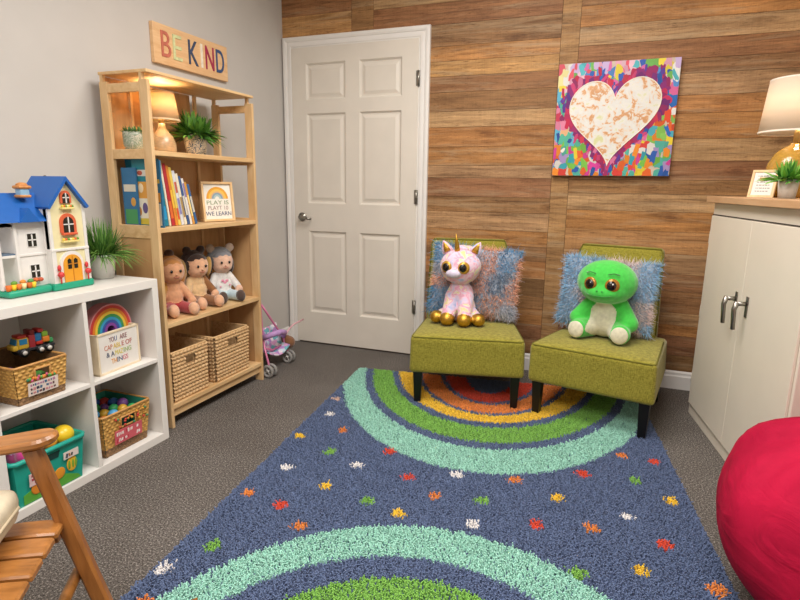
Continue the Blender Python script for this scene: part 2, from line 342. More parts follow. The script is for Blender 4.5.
g = G(); g.cyl((.062, -.007, .925), (.062, -.016, .925), .03, n=28); g.cyl((.062, -.014, .925), (.062, -.05, .925), .011); g.tube([(.062, -.05, .925), (.085, -.055, .923), (.12, -.053, .918), (.152, -.05, .914)], [.013, .0115, .010, .009], 12)
g.obj('lever_handle', METAL, door)
for z in (.346, 1.079, 1.808):
    g = G(); g.cyl((W_+.004, -.014, z-.045), (W_+.004, -.014, z+.045), .0065); g.span(W_-.012, W_+.012, -.0115, -.007, z-.045, z+.045); g.obj('hinge', METAL, door)

# ------------------------------------------------------------------ rug (shaggy, rainbow ends and scattered dots)
NAVY, TEAL, GREEN, YEL, ORG, RED, WHT = [np.array(lin(c)) for c in ('5f6e8f', '9fd3c1', '80b553', 'efc640', 'e58c46', 'd94f38', 'eae6e4')]
dots = [(WHT, .029, [(.065, .735), (.086, 1.289), (.354, 1.195), (.77, 1.164), (.867, 1.482), (1.392, 1.297), (-.012, 1.935)]),
 (np.array(lin('d9b8a8')), .022, [(.025, .54)]),
 (ORG, .029, [(.19, .899), (.03, 1.498), (.707, 1.338), (.997, 1.144), (1.445, .82), (1.259, 1.399), (1.585, 1.616), (.299, 1.641), (.03, 2.073)]),
 (YEL, .029, [(.02, 1.002), (.291, 1.377), (.606, 1.483), (1.155, 1.235), (1.567, 1.151), (1.389, 1.584)]),
 (GREEN, .031, [(.208, 1.112), (.473, 1.433), (.88, 1.329), (1.462, 1.028), (1.199, 1.645), (.072, 1.806)]),
 (RED, .030, [(.179, 1.54), (.457, 1.043), (.583, 1.238), (1.261, 1.028), (1.565, .843), (1.077, 1.428), (1.485, 1.434)])]
ringsA = [(.911, 1.431, TEAL), (.798, 1.214, NAVY), (.754, 1.151, GREEN), (.634, .989, NAVY), (.597, .932, YEL), (.48, .845, NAVY), (.452, .815, ORG), (.34, .70, NAVY), (.31, .67, RED), (.18, .54, NAVY)]
ringsB = [(.78, 2.55, .836, 1.016, TEAL), (.76, 2.31, .606, .61, NAVY), (.76, 2.55, .577, .758, GREEN), (.76, 2.55, .44, .60, NAVY), (.76, 2.55, .41, .57, YEL), (.76, 2.5, .3, .42, NAVY)]
RW, RL = 1.64, 2.32
st = .0066; U, Vv = np.meshgrid(np.arange(-.055, RW, st), np.arange(.004, RL, st)); U = U.ravel()+rng.uniform(-.0025, .0025, U.size); Vv = Vv.ravel()+rng.uniform(-.003, .003, U.size)
kp = U > -.014-.016*Vv; U, Vv = U[kp], Vv[kp]
uj, vj = U+rng.normal(size=U.size)*.003, Vv+rng.normal(size=U.size)*.003
C = np.tile(NAVY, (U.size, 1))
for a, b_, c in ringsA: C[((uj-.815)/a)**2+((vj+.3)/b_)**2 < 1] = c
for uc, vc, a, b_, c in ringsB: C[((uj-uc)/a)**2+((vj-vc)/b_)**2 < 1] = c
for c, r, pts in dots:
    for x, y in pts:
        k = rng.uniform(.8, 1.05, 2); an_ = np.arctan2(vj-y, uj-x); C[((uj-x)/k[0])**2+((vj-y)/k[1])**2 < (r*.92*(1+.16*np.cos(7*an_+9*x)))**2] = c
C = C*rng.uniform(.84, 1.16, (U.size, 1))
rug = thing('area_rug', 'navy shaggy rug with rainbow arcs and scattered coloured dots under the chairs', 'rug', (.785, -.43, 0), R(7.47))
n = U.size; P = np.c_[U, -Vv, np.full(n, .006)]; lean = rng.normal(size=(n, 2))*.0048; hgt = rng.uniform(.0135, .0185, n); edge = np.minimum.reduce([U+.014+.016*Vv, RW-U, Vv, RL-Vv]); hgt = np.where(edge < .012, hgt*.7, hgt)
a0 = rng.uniform(0, 2*PI, n); Vt = []
for k in range(4):
    an = a0+k*PI/2; Vt.append(np.c_[U+.0038*np.cos(an), -Vv+.0038*np.sin(an), np.full(n, .004)])
for k in range(4):
    an = a0+k*PI/2+.5; Vt.append(np.c_[U+lean[:, 0]+.0024*np.cos(an), -Vv+lean[:, 1]+.0024*np.sin(an), hgt])
Vt = np.stack(Vt, 1).reshape(-1, 3); b_ = np.arange(n)[:, None]*8
Ft = np.concatenate([b_+np.array(q) for q in ([0, 1, 5, 4], [1, 2, 6, 5], [2, 3, 7, 6], [3, 0, 4, 7], [4, 5, 6, 7])])
pile = raw('pile', Vt, Ft, attr_mat('shag_yarn', .95, sheen=.15, spec=.1), np.repeat(C, 8, axis=0), rug); pile['kind'] = 'stuff'
G().prism([(-.014, 0), (-.014-.016*RL, -RL), (RW, -RL), (RW, 0)], .006).obj('backing', M('rug_backing', '39435f', .95, .1, 80), rug)

# ------------------------------------------------------------------ BE KIND sign
sg = thing('wall_sign', 'pale wooden sign with colourful letters reading BE KIND on grey wall above bookshelf', 'sign', (.001, -.9165, 1.8255))
G().span(0, .022, -.2805, .2805, -.0945, .0945, bev=.002).obj('board', wood('sign_pine', 'dcae7c', 'ecc596', (8, 3, 26), .5), sg)
XZ = Matrix(((0, 0, 1, 0), (1, 0, 0, 0), (0, 1, 0, 0), (0, 0, 0, 1)))     # text plane on a wall facing +x
for ch, y0, y1, c in (('B', -.232, -.168, 'c4705c'), ('E', -.152, -.09, 'd3d8a4'), ('K', -.040, .032, '3a4a68'), ('I', .052, .068, 'f3e2d0'), ('N', .092, .160, 'a42c50'), ('D', .18, .246, '33507e')):
    G().text(ch, y1-y0, .122, .004, Matrix.Translation((.022, y0, -.058)) @ XZ).obj('letter', M('letter_'+ch, c, .5, .12, 40), sg)['label'] = {'B': 'coral letter B', 'E': 'pale green letter E', 'K': 'dark slate letter K', 'I': 'cream letter I', 'N': 'crimson letter N', 'D': 'navy letter D'}[ch]

# ------------------------------------------------------------------ bookshelf
Y0, Y1 = -1.568, -.826
bs = thing('bookshelf', 'tall open pine bookshelf standing against the grey wall', 'bookshelf', (.056, Y0, 0))
BW, BX = Y1-Y0, .271       # local: x 0..BX (front), y 0..BW
def prt(name, fn, mt, lab=None):
    g = G(); fn(g); o = g.obj(name, mt, bs)
    if lab: o['label'] = lab
    return o
prt('top_panel', lambda g: g.span(.0, BX, 0, BW, 1.600, 1.613, bev=.002), PINE_V)
for z, nm in ((1.283, 1), (.948, 2), (.509, 3), (.112, 4)):
    prt('shelf', lambda g: g.span(.006, BX-.001, .018, BW-.018, z-.021, z, bev=.0015), PINE_V)
for y in (0, BW-.018):
    for x0, x1 in ((BX-.047, BX), (.002, .046)):
        prt('post', lambda g: (g.span(x0, x1, y, y+.018, 0, 1.572, bev=.002), g.span(x0+(.004 if x0 > .1 else 0.006), x0+(.018 if x0 > .1 else .02), y+.001, y+.017, 1.572, 1.6)), PINE)
    for z0, z1 in ((1.525, 1.563), (1.247, 1.289), (.901, .959), (.06, .1)):
        prt('side_rail', lambda g: g.span(.046, BX-.047, y+.001, y+.017, z0, z1, bev=.0015), PINE_V)
    prt('side_panel', lambda g: g.span(.02, BX-.02, y+.007, y+.012, .09, .92), PINE_BACK)
prt('back_panel', lambda g: g.span(.0, .006, .01, BW-.01, .06, 1.285), PINE_BACK)
prt('upper_back_panel', lambda g: g.span(.0, .006, .01, BW-.19, 1.285, 1.598), PINE_BACK)
prt('back_batten', lambda g: g.span(.006, .018, BW-.17, BW-.152, .1, 1.6), PINE)
prt('back_batten', lambda g: g.span(.006, .018, .15, .163, .95, 1.6), PINE)
prt('toe_rail', lambda g: g.span(BX-.035, BX-.014, .018, BW-.018, .05, .091), PINE_V)
# ------------------------------------------------------------------ things on the bookshelf
SZ1, SZ2, SZ3, SZ4 = 1.2835, .9485, .5095, .1125
def shade_mat(name, col, e=0):
    mt, nt, b = base_mat(name); b.inputs['Base Color'].default_value = L4(col); b.inputs['Roughness'].default_value = .9
    tr = nn(nt, 'ShaderNodeBsdfTranslucent'); tr.inputs[0].default_value = L4(col); mx = nn(nt, 'ShaderNodeMixShader'); mx.inputs[0].default_value = .42
    wv = nn(nt, 'ShaderNodeTexNoise', Scale=1.0, Detail=3.0); nt.links.new(coords(nt, (160, 160, 500)), wv.inputs['Vector']); bump(nt, b, wv.outputs['Fac'], .25, .001)
    nt.links.new(b.outputs[0], mx.inputs[1]); nt.links.new(tr.outputs[0], mx.inputs[2]); nt.links.new(mx.outputs[0], nt.nodes['Material Output'].inputs[0]); return mt
def lamp(name, label, loc, base_prof, base_mat_, neck, sh, shade_col, watts, col, lname):
    t = thing(name, label, 'lamp', loc); r0_, r1_, z0_, z1_ = sh
    G().lathe(base_prof, 40).obj('lamp_base', base_mat_, t)
    G().lathe(neck, 24).obj('neck', M(name+'_neck', 'c8a76a', .4, .05, metal=.3), t)
    o = G().lathe([(r0_, z0_), (r1_, z1_)], 56, caps=False).obj('lamp_shade', shade_mat(name+'_shade', shade_col), t)
    o.modifiers.new('t', 'SOLIDIFY').thickness = .0018
    TM = M(name+'_trim', shade_col, .8, .03); g = G(); g.lathe([(r0_+.0012, z0_-.001), (r0_+.0012, z0_+.006), (r0_-.0016, z0_+.006), (r0_-.0016, z0_-.001)], 56, caps=False); g.obj('shade_trim', TM, t); g = G(); g.lathe([(r1_+.0012, z1_-.006), (r1_+.0012, z1_+.001), (r1_-.0016, z1_+.001), (r1_-.0016, z1_-.006)], 56, caps=False)
    g.obj('shade_trim', TM, t)
    zb = z0_*.55+z1_*.45
    G().ell((0, 0, zb), (.018, .018, .026)).obj('bulb', M(name+'_bulb', 'ffd9a0', .4, 0, emit=12), t)
    l = bpy.data.lights.new(lname, 'POINT'); l.energy = watts; l.color = col; l.shadow_soft_size = .03; lo = bpy.data.objects.new(lname, l); COL.objects.link(lo); lo.location = (0, 0, zb+.02); lo.parent = t
    return t
def seeded_glass(name, c, rough=.3):
    mt, nt, b = base_mat(name); v = nn(nt, 'ShaderNodeTexNoise', Scale=60.0, Detail=4.0); nt.links.new(coords(nt, (1, 1, 2.5)), v.inputs['Vector'])
    cc = np.array(lin(c)); nt.links.new(ramp(nt, v.outputs['Fac'], [(.3, tuple(cc*.82)), (.65, tuple(np.clip(cc*1.12, 0, 1)))]), b.inputs['Base Color'])
    b.inputs['Roughness'].default_value = rough; b.inputs['Transmission Weight'].default_value = .35; b.inputs['Coat Weight'].default_value = .3; bump(nt, b, v.outputs['Fac'], .4, .002); return mt
lamp('table_lamp', 'small lit table lamp with tan shade on the top tier of the bookshelf', (.185, -1.352, SZ1),
     [(.03, 0), (.056, .002), (.06, .012), (.058, .045), (.046, .078), (.026, .10), (.017, .115), (.015, .135)], seeded_glass('tan_glass', 'd9b789'), [(.013, .135), (.013, .165)], (.082, .062, .148, .272), 'd9bf96', 2.4, (1, .80, .52), 'small_lamp_light')
def patterned(name, c1, c2, sc=28):
    mt, nt, b = base_mat(name); nz = nn(nt, 'ShaderNodeTexNoise', Scale=sc, Detail=1.5, Distortion=2.5); nt.links.new(coords(nt), nz.inputs['Vector'])
    nt.links.new(ramp(nt, nz.outputs['Fac'], [(.0, lin(c1)), (.46, lin(c2)), (.54, lin(c1))], 'CONSTANT'), b.inputs['Base Color']); b.inputs['Roughness'].default_value = .35; return mt
SOIL = M('soil', '3a2a1e', .95, .2, 120)
def potted(name, label, loc, prof, pot_mat, leaf_args, soil_r, soil_z, cat='plant', gn=None):
    t = thing(name, label, cat, loc)
    G().lathe(prof, 36).obj('pot', pot_mat, t); G().lathe([(soil_r, soil_z-.004), (soil_r*.6, soil_z+.004)], 24).obj('soil', SOIL, t)
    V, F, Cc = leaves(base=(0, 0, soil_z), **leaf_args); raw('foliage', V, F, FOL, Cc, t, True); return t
def pot_prof(rb, rt, h, th=.004): return [(rb, 0), (rt, h), (rt-th, h), (rt-th*1.3, h*.82)]
potted('potted_succulent', 'small succulent in a mottled grey green pot at the lamp side end of the bookshelf', (.15, -1.492, SZ1), [(.034, 0), (.042, .03), (.044, .07), (.042, .085), (.038, .085), (.036, .07)], patterned('speckled_glaze', '8b9a84', 'c9c6b8', 45),
       dict(n=110, r0=.028, h=.042, spread=1, wid=.011, droop=.2, c1='3e6a3a', c2='7da05a', tilt=(.1, 1.1)), .036, .072)
potted('potted_plant', 'bushy green plant in a blue and white patterned pot beside the small lamp', (.19, -1.135, SZ1), [(.045, 0), (.055, .06), (.061, .102), (.057, .102), (.054, .085)], patterned('swirl_glaze', 'd8d0c0', '3f5a78', 34),
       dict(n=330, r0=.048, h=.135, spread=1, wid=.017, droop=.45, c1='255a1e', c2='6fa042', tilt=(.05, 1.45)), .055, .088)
# picture books seen through the open end of the shelf
def book(name, label, loc, rot, t, h, d, cover, pages='ece4d4', accents=(), group=None, swap=False):
    """spine on +x, thickness along y, stands on z=0"""
    b = thing(name, label, 'book', loc, 0, group); b.rotation_euler = rot
    cm = M('cover_'+cover, cover, .45, .05, 25)
    g = G(); g.span(-d, 0, 0, .0022, 0, h, bev=.0005); g.span(-d, 0, t-.0022, t, 0, h, bev=.0005); g.span(-.002, .0012, 0, t, 0, h, bev=.001)
    g.obj('cover', cm, b); G().span(-d+.004, -.002, .0022, t-.0022, .003, h-.003).obj('pages', M('paper', pages, .8, .04, 90), b)
    if accents:
        for z0, z1, c, side in accents:
            g = G()
            if side == 's': g.span(.001, .0018, t*.12, t*.88, z0*h, z1*h, col=lin(c))
            elif side == 'c': g.span(-d*.9, -d*.08, -.0005, .0004, z0*h, z1*h, col=lin(c))
            else: g.ell((-d*side, -.0005, (z0+z1)/2*h), (d*.17, .0012, (z1-z0)/2*h), u=14, v=8, col=lin(c))
            g.obj('printed_art', PRINT, b, attr=True)
    return b
book('picture_book', 'short blue picture book furthest back at the open end of the book tier', (.198, -1.5415, SZ2), (0, 0, 0), .007, .262, .085, '2f6f9c', accents=[(.05, .3, '4f9a62', 'c'), (.6, .72, 'd8d2c0', 'c'), (.35, .5, 'd8a050', .3)])
book('picture_book', 'teal picture book with an orange and cream animal cover at the open end', (.255, -1.531, SZ2), (0, 0, 0), .007, .305, .088, '1f7f8c', accents=[(.04, .13, 'd8c24a', 'c'), (.13, .42, 'ece4d0', 'c'), (.42, .66, 'e0a04a', 'c'), (.74, .83, 'd9d2c6', 'c'), (.2, .36, '6a5a8a', .3), (.16, .3, 'c88a4a', .7), (.5, .64, 'f0d8b0', .5), (.75, .82, 'b85a4a', .5)])
book('picture_book', 'blue picture book with an orange and white cover nearest the front post', (.318, -1.522, SZ2), (0, 0, 0), .007, .295, .09, '2b6d94', accents=[(.03, .36, 'dcd8cc', 'c'), (.38, .52, 'e09a3c', 'c'), (.66, .72, 'd8b850', 'c'), (.1, .26, '7a8a9a', .4), (.2, .33, 'c0a070', .7), (.8, .92, '4fa0b0', .5)])
row = [(.024, .302, '1c7f9a', 'tall teal book with a light band leading the leaning row', [(.1, .3, '2f9bd0', 's'), (.7, .9, 'd8c98a', 's')]),
 (.010, .297, 'e3d7b8', 'thin cream book leaning against the tall teal one', [(.1, .8, 'f1e7cf', 's')]),
 (.017, .285, 'b5303a', 'red book leaning after the thin cream one', [(.12, .4, 'e07038', 's')]),
 (.012, .276, 'e08a34', 'orange book leaning next to the red one', [(.3, .6, 'f0c34a', 's')]),
 (.013, .270, 'e6c95e', 'yellow book in the middle of the leaning row', [(.1, .3, 'd85a3a', 's')]),
 (.014, .255, 'd9dbe2', 'white book with lilac marks in the leaning row', [(.2, .5, '8a86b8', 's'), (.6, .8, 'c0604c', 's')]),
 (.013, .243, 'e9dfc6', 'cream book with a brown spine band in the leaning row', [(.15, .55, 'a88a58', 's')]),
 (.012, .232, '3d5a8c', 'navy book leaning after the cream ones', [(.2, .6, 'dcd6c8', 's')]),
 (.011, .222, 'e8e4de', 'slim white book with lilac top near the end of the leaning row', [(.6, .9, '8d7fb0', 's')]),
 (.011, .205, 'd59a48', 'small ochre book second from the end of the leaning row', [(.2, .7, 'f0d890', 's')]),
 (.012, .196, '39669a', 'small blue book closing the leaning row beside the framed print', [(.3, .7, 'd5d0c4', 's')])]
yb = -1.472; ang = R(6)
for t_, h_, c_, lab, acc in row:
    t_ *= 1.2; ang += R(.7); book('picture_book', lab, (.272, yb, SZ2+.0005), (ang, 0, 0), t_, h_, .17, c_, accents=acc, group='leaning picture books'); yb += t_/math.cos(ang)+.0040
# framed play print
fp = thing('framed_print', 'pine framed print of a rainbow with the words WE LEARN on the book tier', 'picture', (.235, -1.045, SZ2+.001), R(-22))
FR = Matrix.Rotation(R(-6), 4, 'Y')
def fbox(g, x0, x1, y0, y1, z0, z1, **k): g.box(((x0+x1)/2, (y0+y1)/2, (z0+z1)/2), (x1-x0, y1-y0, z1-z0), mat=FR, **k)
fw, fh = .090, .206
g = G(); fbox(g, 0, .018, -fw, fw, 0, .012, bev=.001); fbox(g, 0, .018, -fw, fw, fh-.012, fh, bev=.001); fbox(g, 0, .018, -fw, -fw+.012, .012, fh-.012, bev=.001); fbox(g, 0, .018, fw-.012, fw, .012, fh-.012, bev=.001); g.obj('frame', PINE_F, fp)
g = G(); fbox(g, .001, .008, -fw+.012, fw-.012, .012, fh-.012); g.obj('print', M('print_paper', 'ece6da', .7, .02, 20), fp)
g = G(); A_ = FR @ Matrix.Translation((.008, 0, .118)) @ XZ
for ro, ri, c in ((.062, .05, 'e4a23c'), (.05, .04, 'efc058'), (.04, .032, 'e0b078'), (.032, .022, '8aa0ac'), (.022, .013, 'a9c0c0')): g.ring(ro, ri, .0012, mat=A_, n=28, col=lin(c))
g.obj('rainbow_motif', PRINT, fp, attr=True)
for tx, z, w_, c in (('PLAY IS', .088, .125, '8a9a74'), ('PLAYT 10', .06, .115, 'a3847c'), ('WE LEARN', .03, .145, '3d4c70')):
    G().text(tx, w_, .021, .0012, FR @ Matrix.Translation((.008, -w_/2, z)) @ XZ).obj('lettering', M('ink_'+c, c, .6, 0), fp)

# dolls -----------------------------------------------------------------------------------------
def doll(label, loc, rz, skin, top, pants, foot, hair, style, arm_l=None, arm_r=None, lean=0, leg=None):
    t = thing('rag_doll', label, 'doll', loc, rz, 'soft dolls on the bookshelf'); t.rotation_euler = (0, lean, rz)
    mats = [skin, top, pants, foot, arm_l or skin, arm_r or skin, leg or pants, hair[0]]
    P = [((0, 0, .075), (.05, .042, .062), (0, 0, 0), 1), ((0, 0, .125), (.038, .034, .045), (0, 0, 0), 1), ((0, 0, .035), (.055, .046, .036), (0, 0, 0), 2),
         ((0, -.008, .215), (.061, .054, .062), (0, 0, 0), 0), ((0, -.012, .195), (.056, .05, .045), (0, 0, 0), 0), ((0, 0, .16), (.022, .022, .02), (0, 0, 0), 0)]
    for s, am in ((-1, 4), (1, 5)):
        P += limb((s*.04, 0, .135), (s*.075, -.03, .075), .021, .02, am); P += [((s*.078, -.045, .058), (.021, .022, .022), (0, 0, 0), 0)]
        P += limb((s*.03, -.03, .03), (s*.045, -.10, .029), .030, .026, 6)
        P += [((s*.05, -.125, .034), (.025, .026, .033), (-.3, 0, 0), 3)]
    blob('body', P, mats, .0042, t, smooth=5, paint=lambda c, k: 7 if (c.z > .165 and (c.y > -.012 or c.z > .252-.30*max(0, abs(c.x)-.012)+.003*math.sin(c.x*190) or (abs(c.x) > .054 and c.z > .18))) else k)
    for s in (-1, 1):
        G().ell((s*.022, -.0605, .214), (.0068, .004, .0078), u=12, v=8).obj('eye', DARK, t)
    G().ell((0, -.0665, .198), (.006, .005, .0045), u=12, v=8).obj('nose', skin, t)
    g = G(); g.tube([(-.013, -.0605, .187), (-.006, -.0625, .183), (.006, -.0625, .183), (.013, -.0605, .187)], .0018, 8); g.obj('mouth', M('doll_lips', 'b8705f', .7, 0), t)
    hp = []; 
    if style == 'bun': hp = [((0, .022, .226), (.070, .05, .064), (0, 0, 0), 0), ((0, .012, .298), (.024, .022, .018), (0, 0, 0), 1), ((.056, .024, .175), (.022, .03, .055), (0, 0, 0), 0), ((-.056, .024, .175), (.02, .03, .05), (0, 0, 0), 0)]
    if style == 'tails': hp = [((0, .022, .23), (.071, .05, .064), (0, 0, 0), 0), ((.04, .012, .293), (.024, .016, .022), (0, 0, 0), 0), ((-.04, .012, .293), (.024, .016, .022), (0, 0, 0), 0), ((.074, .006, .2), (.018, .026, .055), (0, .15, 0), 1), ((-.074, .006, .2), (.02, .026, .055), (0, -.15, 0), 1)]
    if style == 'mouse': hp = [((0, .022, .23), (.071, .05, .064), (0, 0, 0), 0), ((.056, .008, .288), (.025, .014, .025), (0, 0, 0), 1), ((-.056, .008, .288), (.025, .014, .025), (0, 0, 0), 1), ((.062, .03, .19), (.022, .03, .055), (0, 0, 0), 2), ((-.062, .03, .19), (.022, .03, .055), (0, 0, 0), 2)]
    blob('hair' if style != 'mouse' else 'bonnet', hp, hair, .004, t, smooth=4)
    return t
SK1, SK2, SK3 = SOFT('doll_skin_tan', 'd29a72'), SOFT('doll_skin_peach', 'dcaa86'), SOFT('doll_skin_light', 'dcb298')
OCH, REDC, BRN, CRM, WHTC, LBL, DKB = SOFT('ochre_felt', 'b9863a'), SOFT('red_cotton', 'a3262c'), SOFT('brown_plush', '8a5a30'), SOFT('cream_cotton', 'd9b585'), SOFT('white_cotton', 'dcd8d4'), SOFT('pale_blue_cotton', 'b9cdd4'), SOFT('dark_felt', '4a3830')
doll('ochre haired doll with bare belly and red shorts leftmost on the doll tier', (.178, -1.352, SZ3+.001), R(66), SK1, SK1, REDC, SK2, [SOFT('ginger_wool', 'b57a3c'), SOFT('dark_bun', '4a2c1c')], 'bun', arm_l=OCH, leg=REDC)
doll('dark haired doll with cream top and brown trousers in the middle of the doll tier', (.168, -1.166, SZ3+.001), R(72), SK2, CRM, BRN, SK2, [SOFT('dark_wool', '33201a'), SOFT('gold_wool', 'b98f4c')], 'tails', arm_r=BRN, arm_l=CRM)
d3 = doll('pale doll in white shirt and grey eared bonnet nearest the door', (.185, -.984, SZ3+.001), R(62), SK3, WHTC, LBL, DKB, [SOFT('grey_bonnet', '7d7f84'), SOFT('ear_fleece', 'b09a88'), SOFT('dark_wool_b', '3a2820')], 'mouse', arm_l=WHTC, arm_r=WHTC)
g = G()
for x, z, r in ((-.012, .11, .009), (.012, .11, .009), (0, .1, .01), (.026, .085, .006), (-.028, .078, .006)): g.ell((x, -.0435 if z < .1 else -.0385, z), (r, .003, r*.8), u=12, v=6)
g.obj('shirt_print', M('pink_print', 'dd8fa6', .8, .1), d3)

# woven baskets -----------------------------------------------------------------------------------
def woven(g, c00, c10, c11, c01, nrm, nu, nv, amp, sub=5, hole=None, mi_fn=None, braid=False):
    """woven panel over 4 corners (bilinear); hole=(u0,u1,v0,v1)"""
    c00, c10, c11, c01, nrm = map(np.array, (c00, c10, c11, c01, nrm)); NU, NV = nu*sub, nv*sub; vs = []; 
    for j in range(NV+1):
        v = j/NV
        for i in range(NU+1):
            u = i/NU; uu, vv = u*nu, v*nv; rowi = min(int(vv), nv-1)
            if braid: h = (.25+.75*abs(math.sin(PI*vv))**.6)*(.15+.85*abs(math.sin(PI*(uu+(.42 if rowi % 2 else -.42)*(vv-rowi)+(rowi % 2)*.5)))**.7)
            else: h = abs(math.sin(PI*vv))**.7*(.5+.5*math.sin(PI*(uu+(rowi % 2))))
            vs.append(tuple((c00*(1-u)+c10*u)*(1-v)+(c01*(1-u)+c11*u)*v+nrm*(amp*h)))
    fs = []; ms = []
    for j in range(NV):
        for i in range(NU):
            u, v = (i+.5)/NU, (j+.5)/NV
            if hole and hole[0] < u < hole[1] and hole[2] < v < hole[3]:
                continue
            a = j*(NU+1)+i; fs.append((a, a+1, a+NU+2, a+NU+1)); ms.append(mi_fn(u, v) if mi_fn else 0)
    o = len(g.v); g.add(vs, fs, 0, None, True)
    g.m[-len(fs):] = ms
def basket_shell(t, x0, x1, y0, y1, h, tap, mats, nu, nv, amp, holes=True, braid=True, rimr=.006, mi_fn=None, hole=(.36, .64, .68, .86), rim_mat=None, lining=None):
    """open box; base footprint x0..x1,y0..y1, top grows by tap"""
    B = [(x1, y0), (x1, y1), (x0, y1), (x0, y0)]; cx, cy = (x0+x1)/2, (y0+y1)/2
    Tt = [(x+tap*(1 if x > cx else -1), y+tap*(1 if y > cy else -1)) for x, y in B]; nr = [(1, 0, 0), (0, 1, 0), (-1, 0, 0), (0, -1, 0)]
    g = G(); q = .006
    for k in range(4):
        a, b = k, (k+1) % 4; ll = math.hypot(B[a][0]-B[b][0], B[a][1]-B[b][1]); n_ = max(4, int(nu*ll/.28))
        woven(g, (*B[a], 0), (*B[b], 0), (*Tt[b], h), (*Tt[a], h), nr[k], n_, nv, amp, hole=hole if (holes and k in (0, 2)) else None, mi_fn=mi_fn, braid=braid)
    g.obj('woven_wall', mats, t)
    g = G(); Bi = [(x+(-q if x > cx else q), y+(-q if y > cy else q)) for x, y in B]; Ti = [(x+(-q if x > cx else q), y+(-q if y > cy else q)) for x, y in Tt]
    for k in range(4):
        a, b = k, (k+1) % 4; P4 = [np.array((*Bi[a], .003)), np.array((*Bi[b], .003)), np.array((*Ti[b], h)), np.array((*Ti[a], h))]
        us = [0, hole[0], hole[1], 1]; vs_ = [0, hole[2], hole[3], 1]
        for i in range(3):
            for j in range(3):
                if holes and k in (0, 2) and i == 1 and j == 1: continue
                f = lambda u, v: tuple((P4[0]*(1-u)+P4[1]*u)*(1-v)+(P4[3]*(1-u)+P4[2]*u)*v)
                g.add([f(us[i], vs_[j]), f(us[i+1], vs_[j]), f(us[i+1], vs_[j+1]), f(us[i], vs_[j+1])], [(3, 2, 1, 0)])
    g.add([(*p, .003) for p in Bi], [(0, 1, 2, 3)]); g.obj('lining', lining or mats[0], t)
    r = []
    for k in range(4):
        a, b = Vector((*Tt[k], h)), Vector((*Tt[(k+1) % 4], h)); r += [a.lerp(b, f) for f in (.03, .25, .5, .75, .97)]
    G().tube(r, rimr, 10, closed=True).obj('rim', rim_mat or mats[0], t)
    if holes:
        for k in ((0,) if not braid else ()):
            a, b = k, (k+1) % 4; P4 = [np.array((*B[a], 0)), np.array((*B[b], 0)), np.array((*Tt[b], h)), np.array((*Tt[a], h))]; f = lambda u, v: tuple((P4[0]*(1-u)+P4[1]*u)*(1-v)+(P4[3]*(1-u)+P4[2]*u)*v+np.array(nr[k])*amp*.5)
            e = .01; u0_, u1_, v0_, v1_ = hole
            G().tube([f(u0_+e, v0_), f(u1_-e, v0_), f(u1_, v0_+e), f(u1_, v1_-e), f(u1_-e, v1_), f(u0_+e, v1_), f(u0_, v1_-e), f(u0_, v0_+e)], amp*.8+.001, 8, closed=True).obj('handle_rim', rim_mat or mats[0], t)
WICK = wood('hyacinth_straw', 'b98f5c', 'dcb88a', (40, 40, 60), .7, .3); WICKD = wood('hyacinth_rim', 'c49a66', 'dcb988', (40, 40, 60), .7)
b1 = thing('wicker_basket', 'square woven straw basket on the bottom shelf next to the white cube unit', 'basket', (0, 0, SZ4+.001), 0, 'straw storage baskets'); basket_shell(b1, .06, .305, -1.528, -1.292, .245, .006, [WICK], 13, 13, .012, rim_mat=WICKD)
b2 = thing('wicker_basket', 'square woven straw basket on the bottom shelf at the stroller end', 'basket', (0, 0, SZ4+.001), 0, 'straw storage baskets'); basket_shell(b2, .06, .305, -1.222, -.948, .245, .006, [WICK], 13, 13, .012, rim_mat=WICKD)

# ------------------------------------------------------------------ white cube unit
cu = thing('cube_shelf', 'white four compartment cube shelf unit along the grey wall', 'shelf unit', (.012, -2.385, 0)); CW, CD = .74, .367
def cpt(nm, *a, bev=.0015): return G().span(*a, bev=bev).obj(nm, WHITE_LAM, cu)
cpt('top_panel', 0, CD, 0, CW, .705, .74); cpt('bottom_panel', 0, CD, 0, CW, 0, .035)
for y in (0, CW-.032): cpt('side_panel', 0, CD, y, y+.032, .035, .705)
cpt('divider', .004, CD-.001, .371, .388, .035, .705)
for y0, y1 in ((.032, .371), (.388, CW-.032)): cpt('shelf', .004, CD-.001, y0, y1, .372, .388)
cpt('back_panel', .0, .004, .03, CW-.03, .03, .71, bev=0)
# dollhouse
dh = thing('dollhouse', 'toy dollhouse with blue roofs and a cream gabled tower on the white unit', 'dollhouse', (0, 0, .741))
WP, CP, BP, GP, OP, CO, YP = [M(n_, c, .38, .02, 30) for n_, c in (('white_plastic', 'e2dfda'), ('cream_plastic', 'e6dcae'), ('blue_plastic', '1e5fae'), ('green_plastic', '1c9a78'), ('orange_plastic', 'e09a2c'), ('coral_plastic', 'd5623f'), ('yellow_plastic', 'e8d04a'))]
PANE = M('dark_pane', '2a2622', .25, .05); RP = M('red_plastic', 'cc3a3a', .4, .05)
g = G(); g.span(.085, .262, -2.195, -2.03, 0, .026, bev=.012, seg=4); g.span(.085, .27, -2.033, -1.862, 0, .027, bev=.006); g.obj('base', GP, dh)
TX, TY0, TY1 = .258, -2.018, -1.872           # tower front plane and sides
YZ = Matrix(((0, 0, 1, 0), (1, 0, 0, 0), (0, 1, 0, 0), (0, 0, 0, 1)))
g = G(); g.prism([(TY0, .026), (TY1, .026), (TY1, .325), ((TY0+TY1)/2, .405), (TY0, .325)], TX-.1, Matrix.Translation((.1, 0, 0)) @ YZ); g.obj('tower_wall', CP, dh)
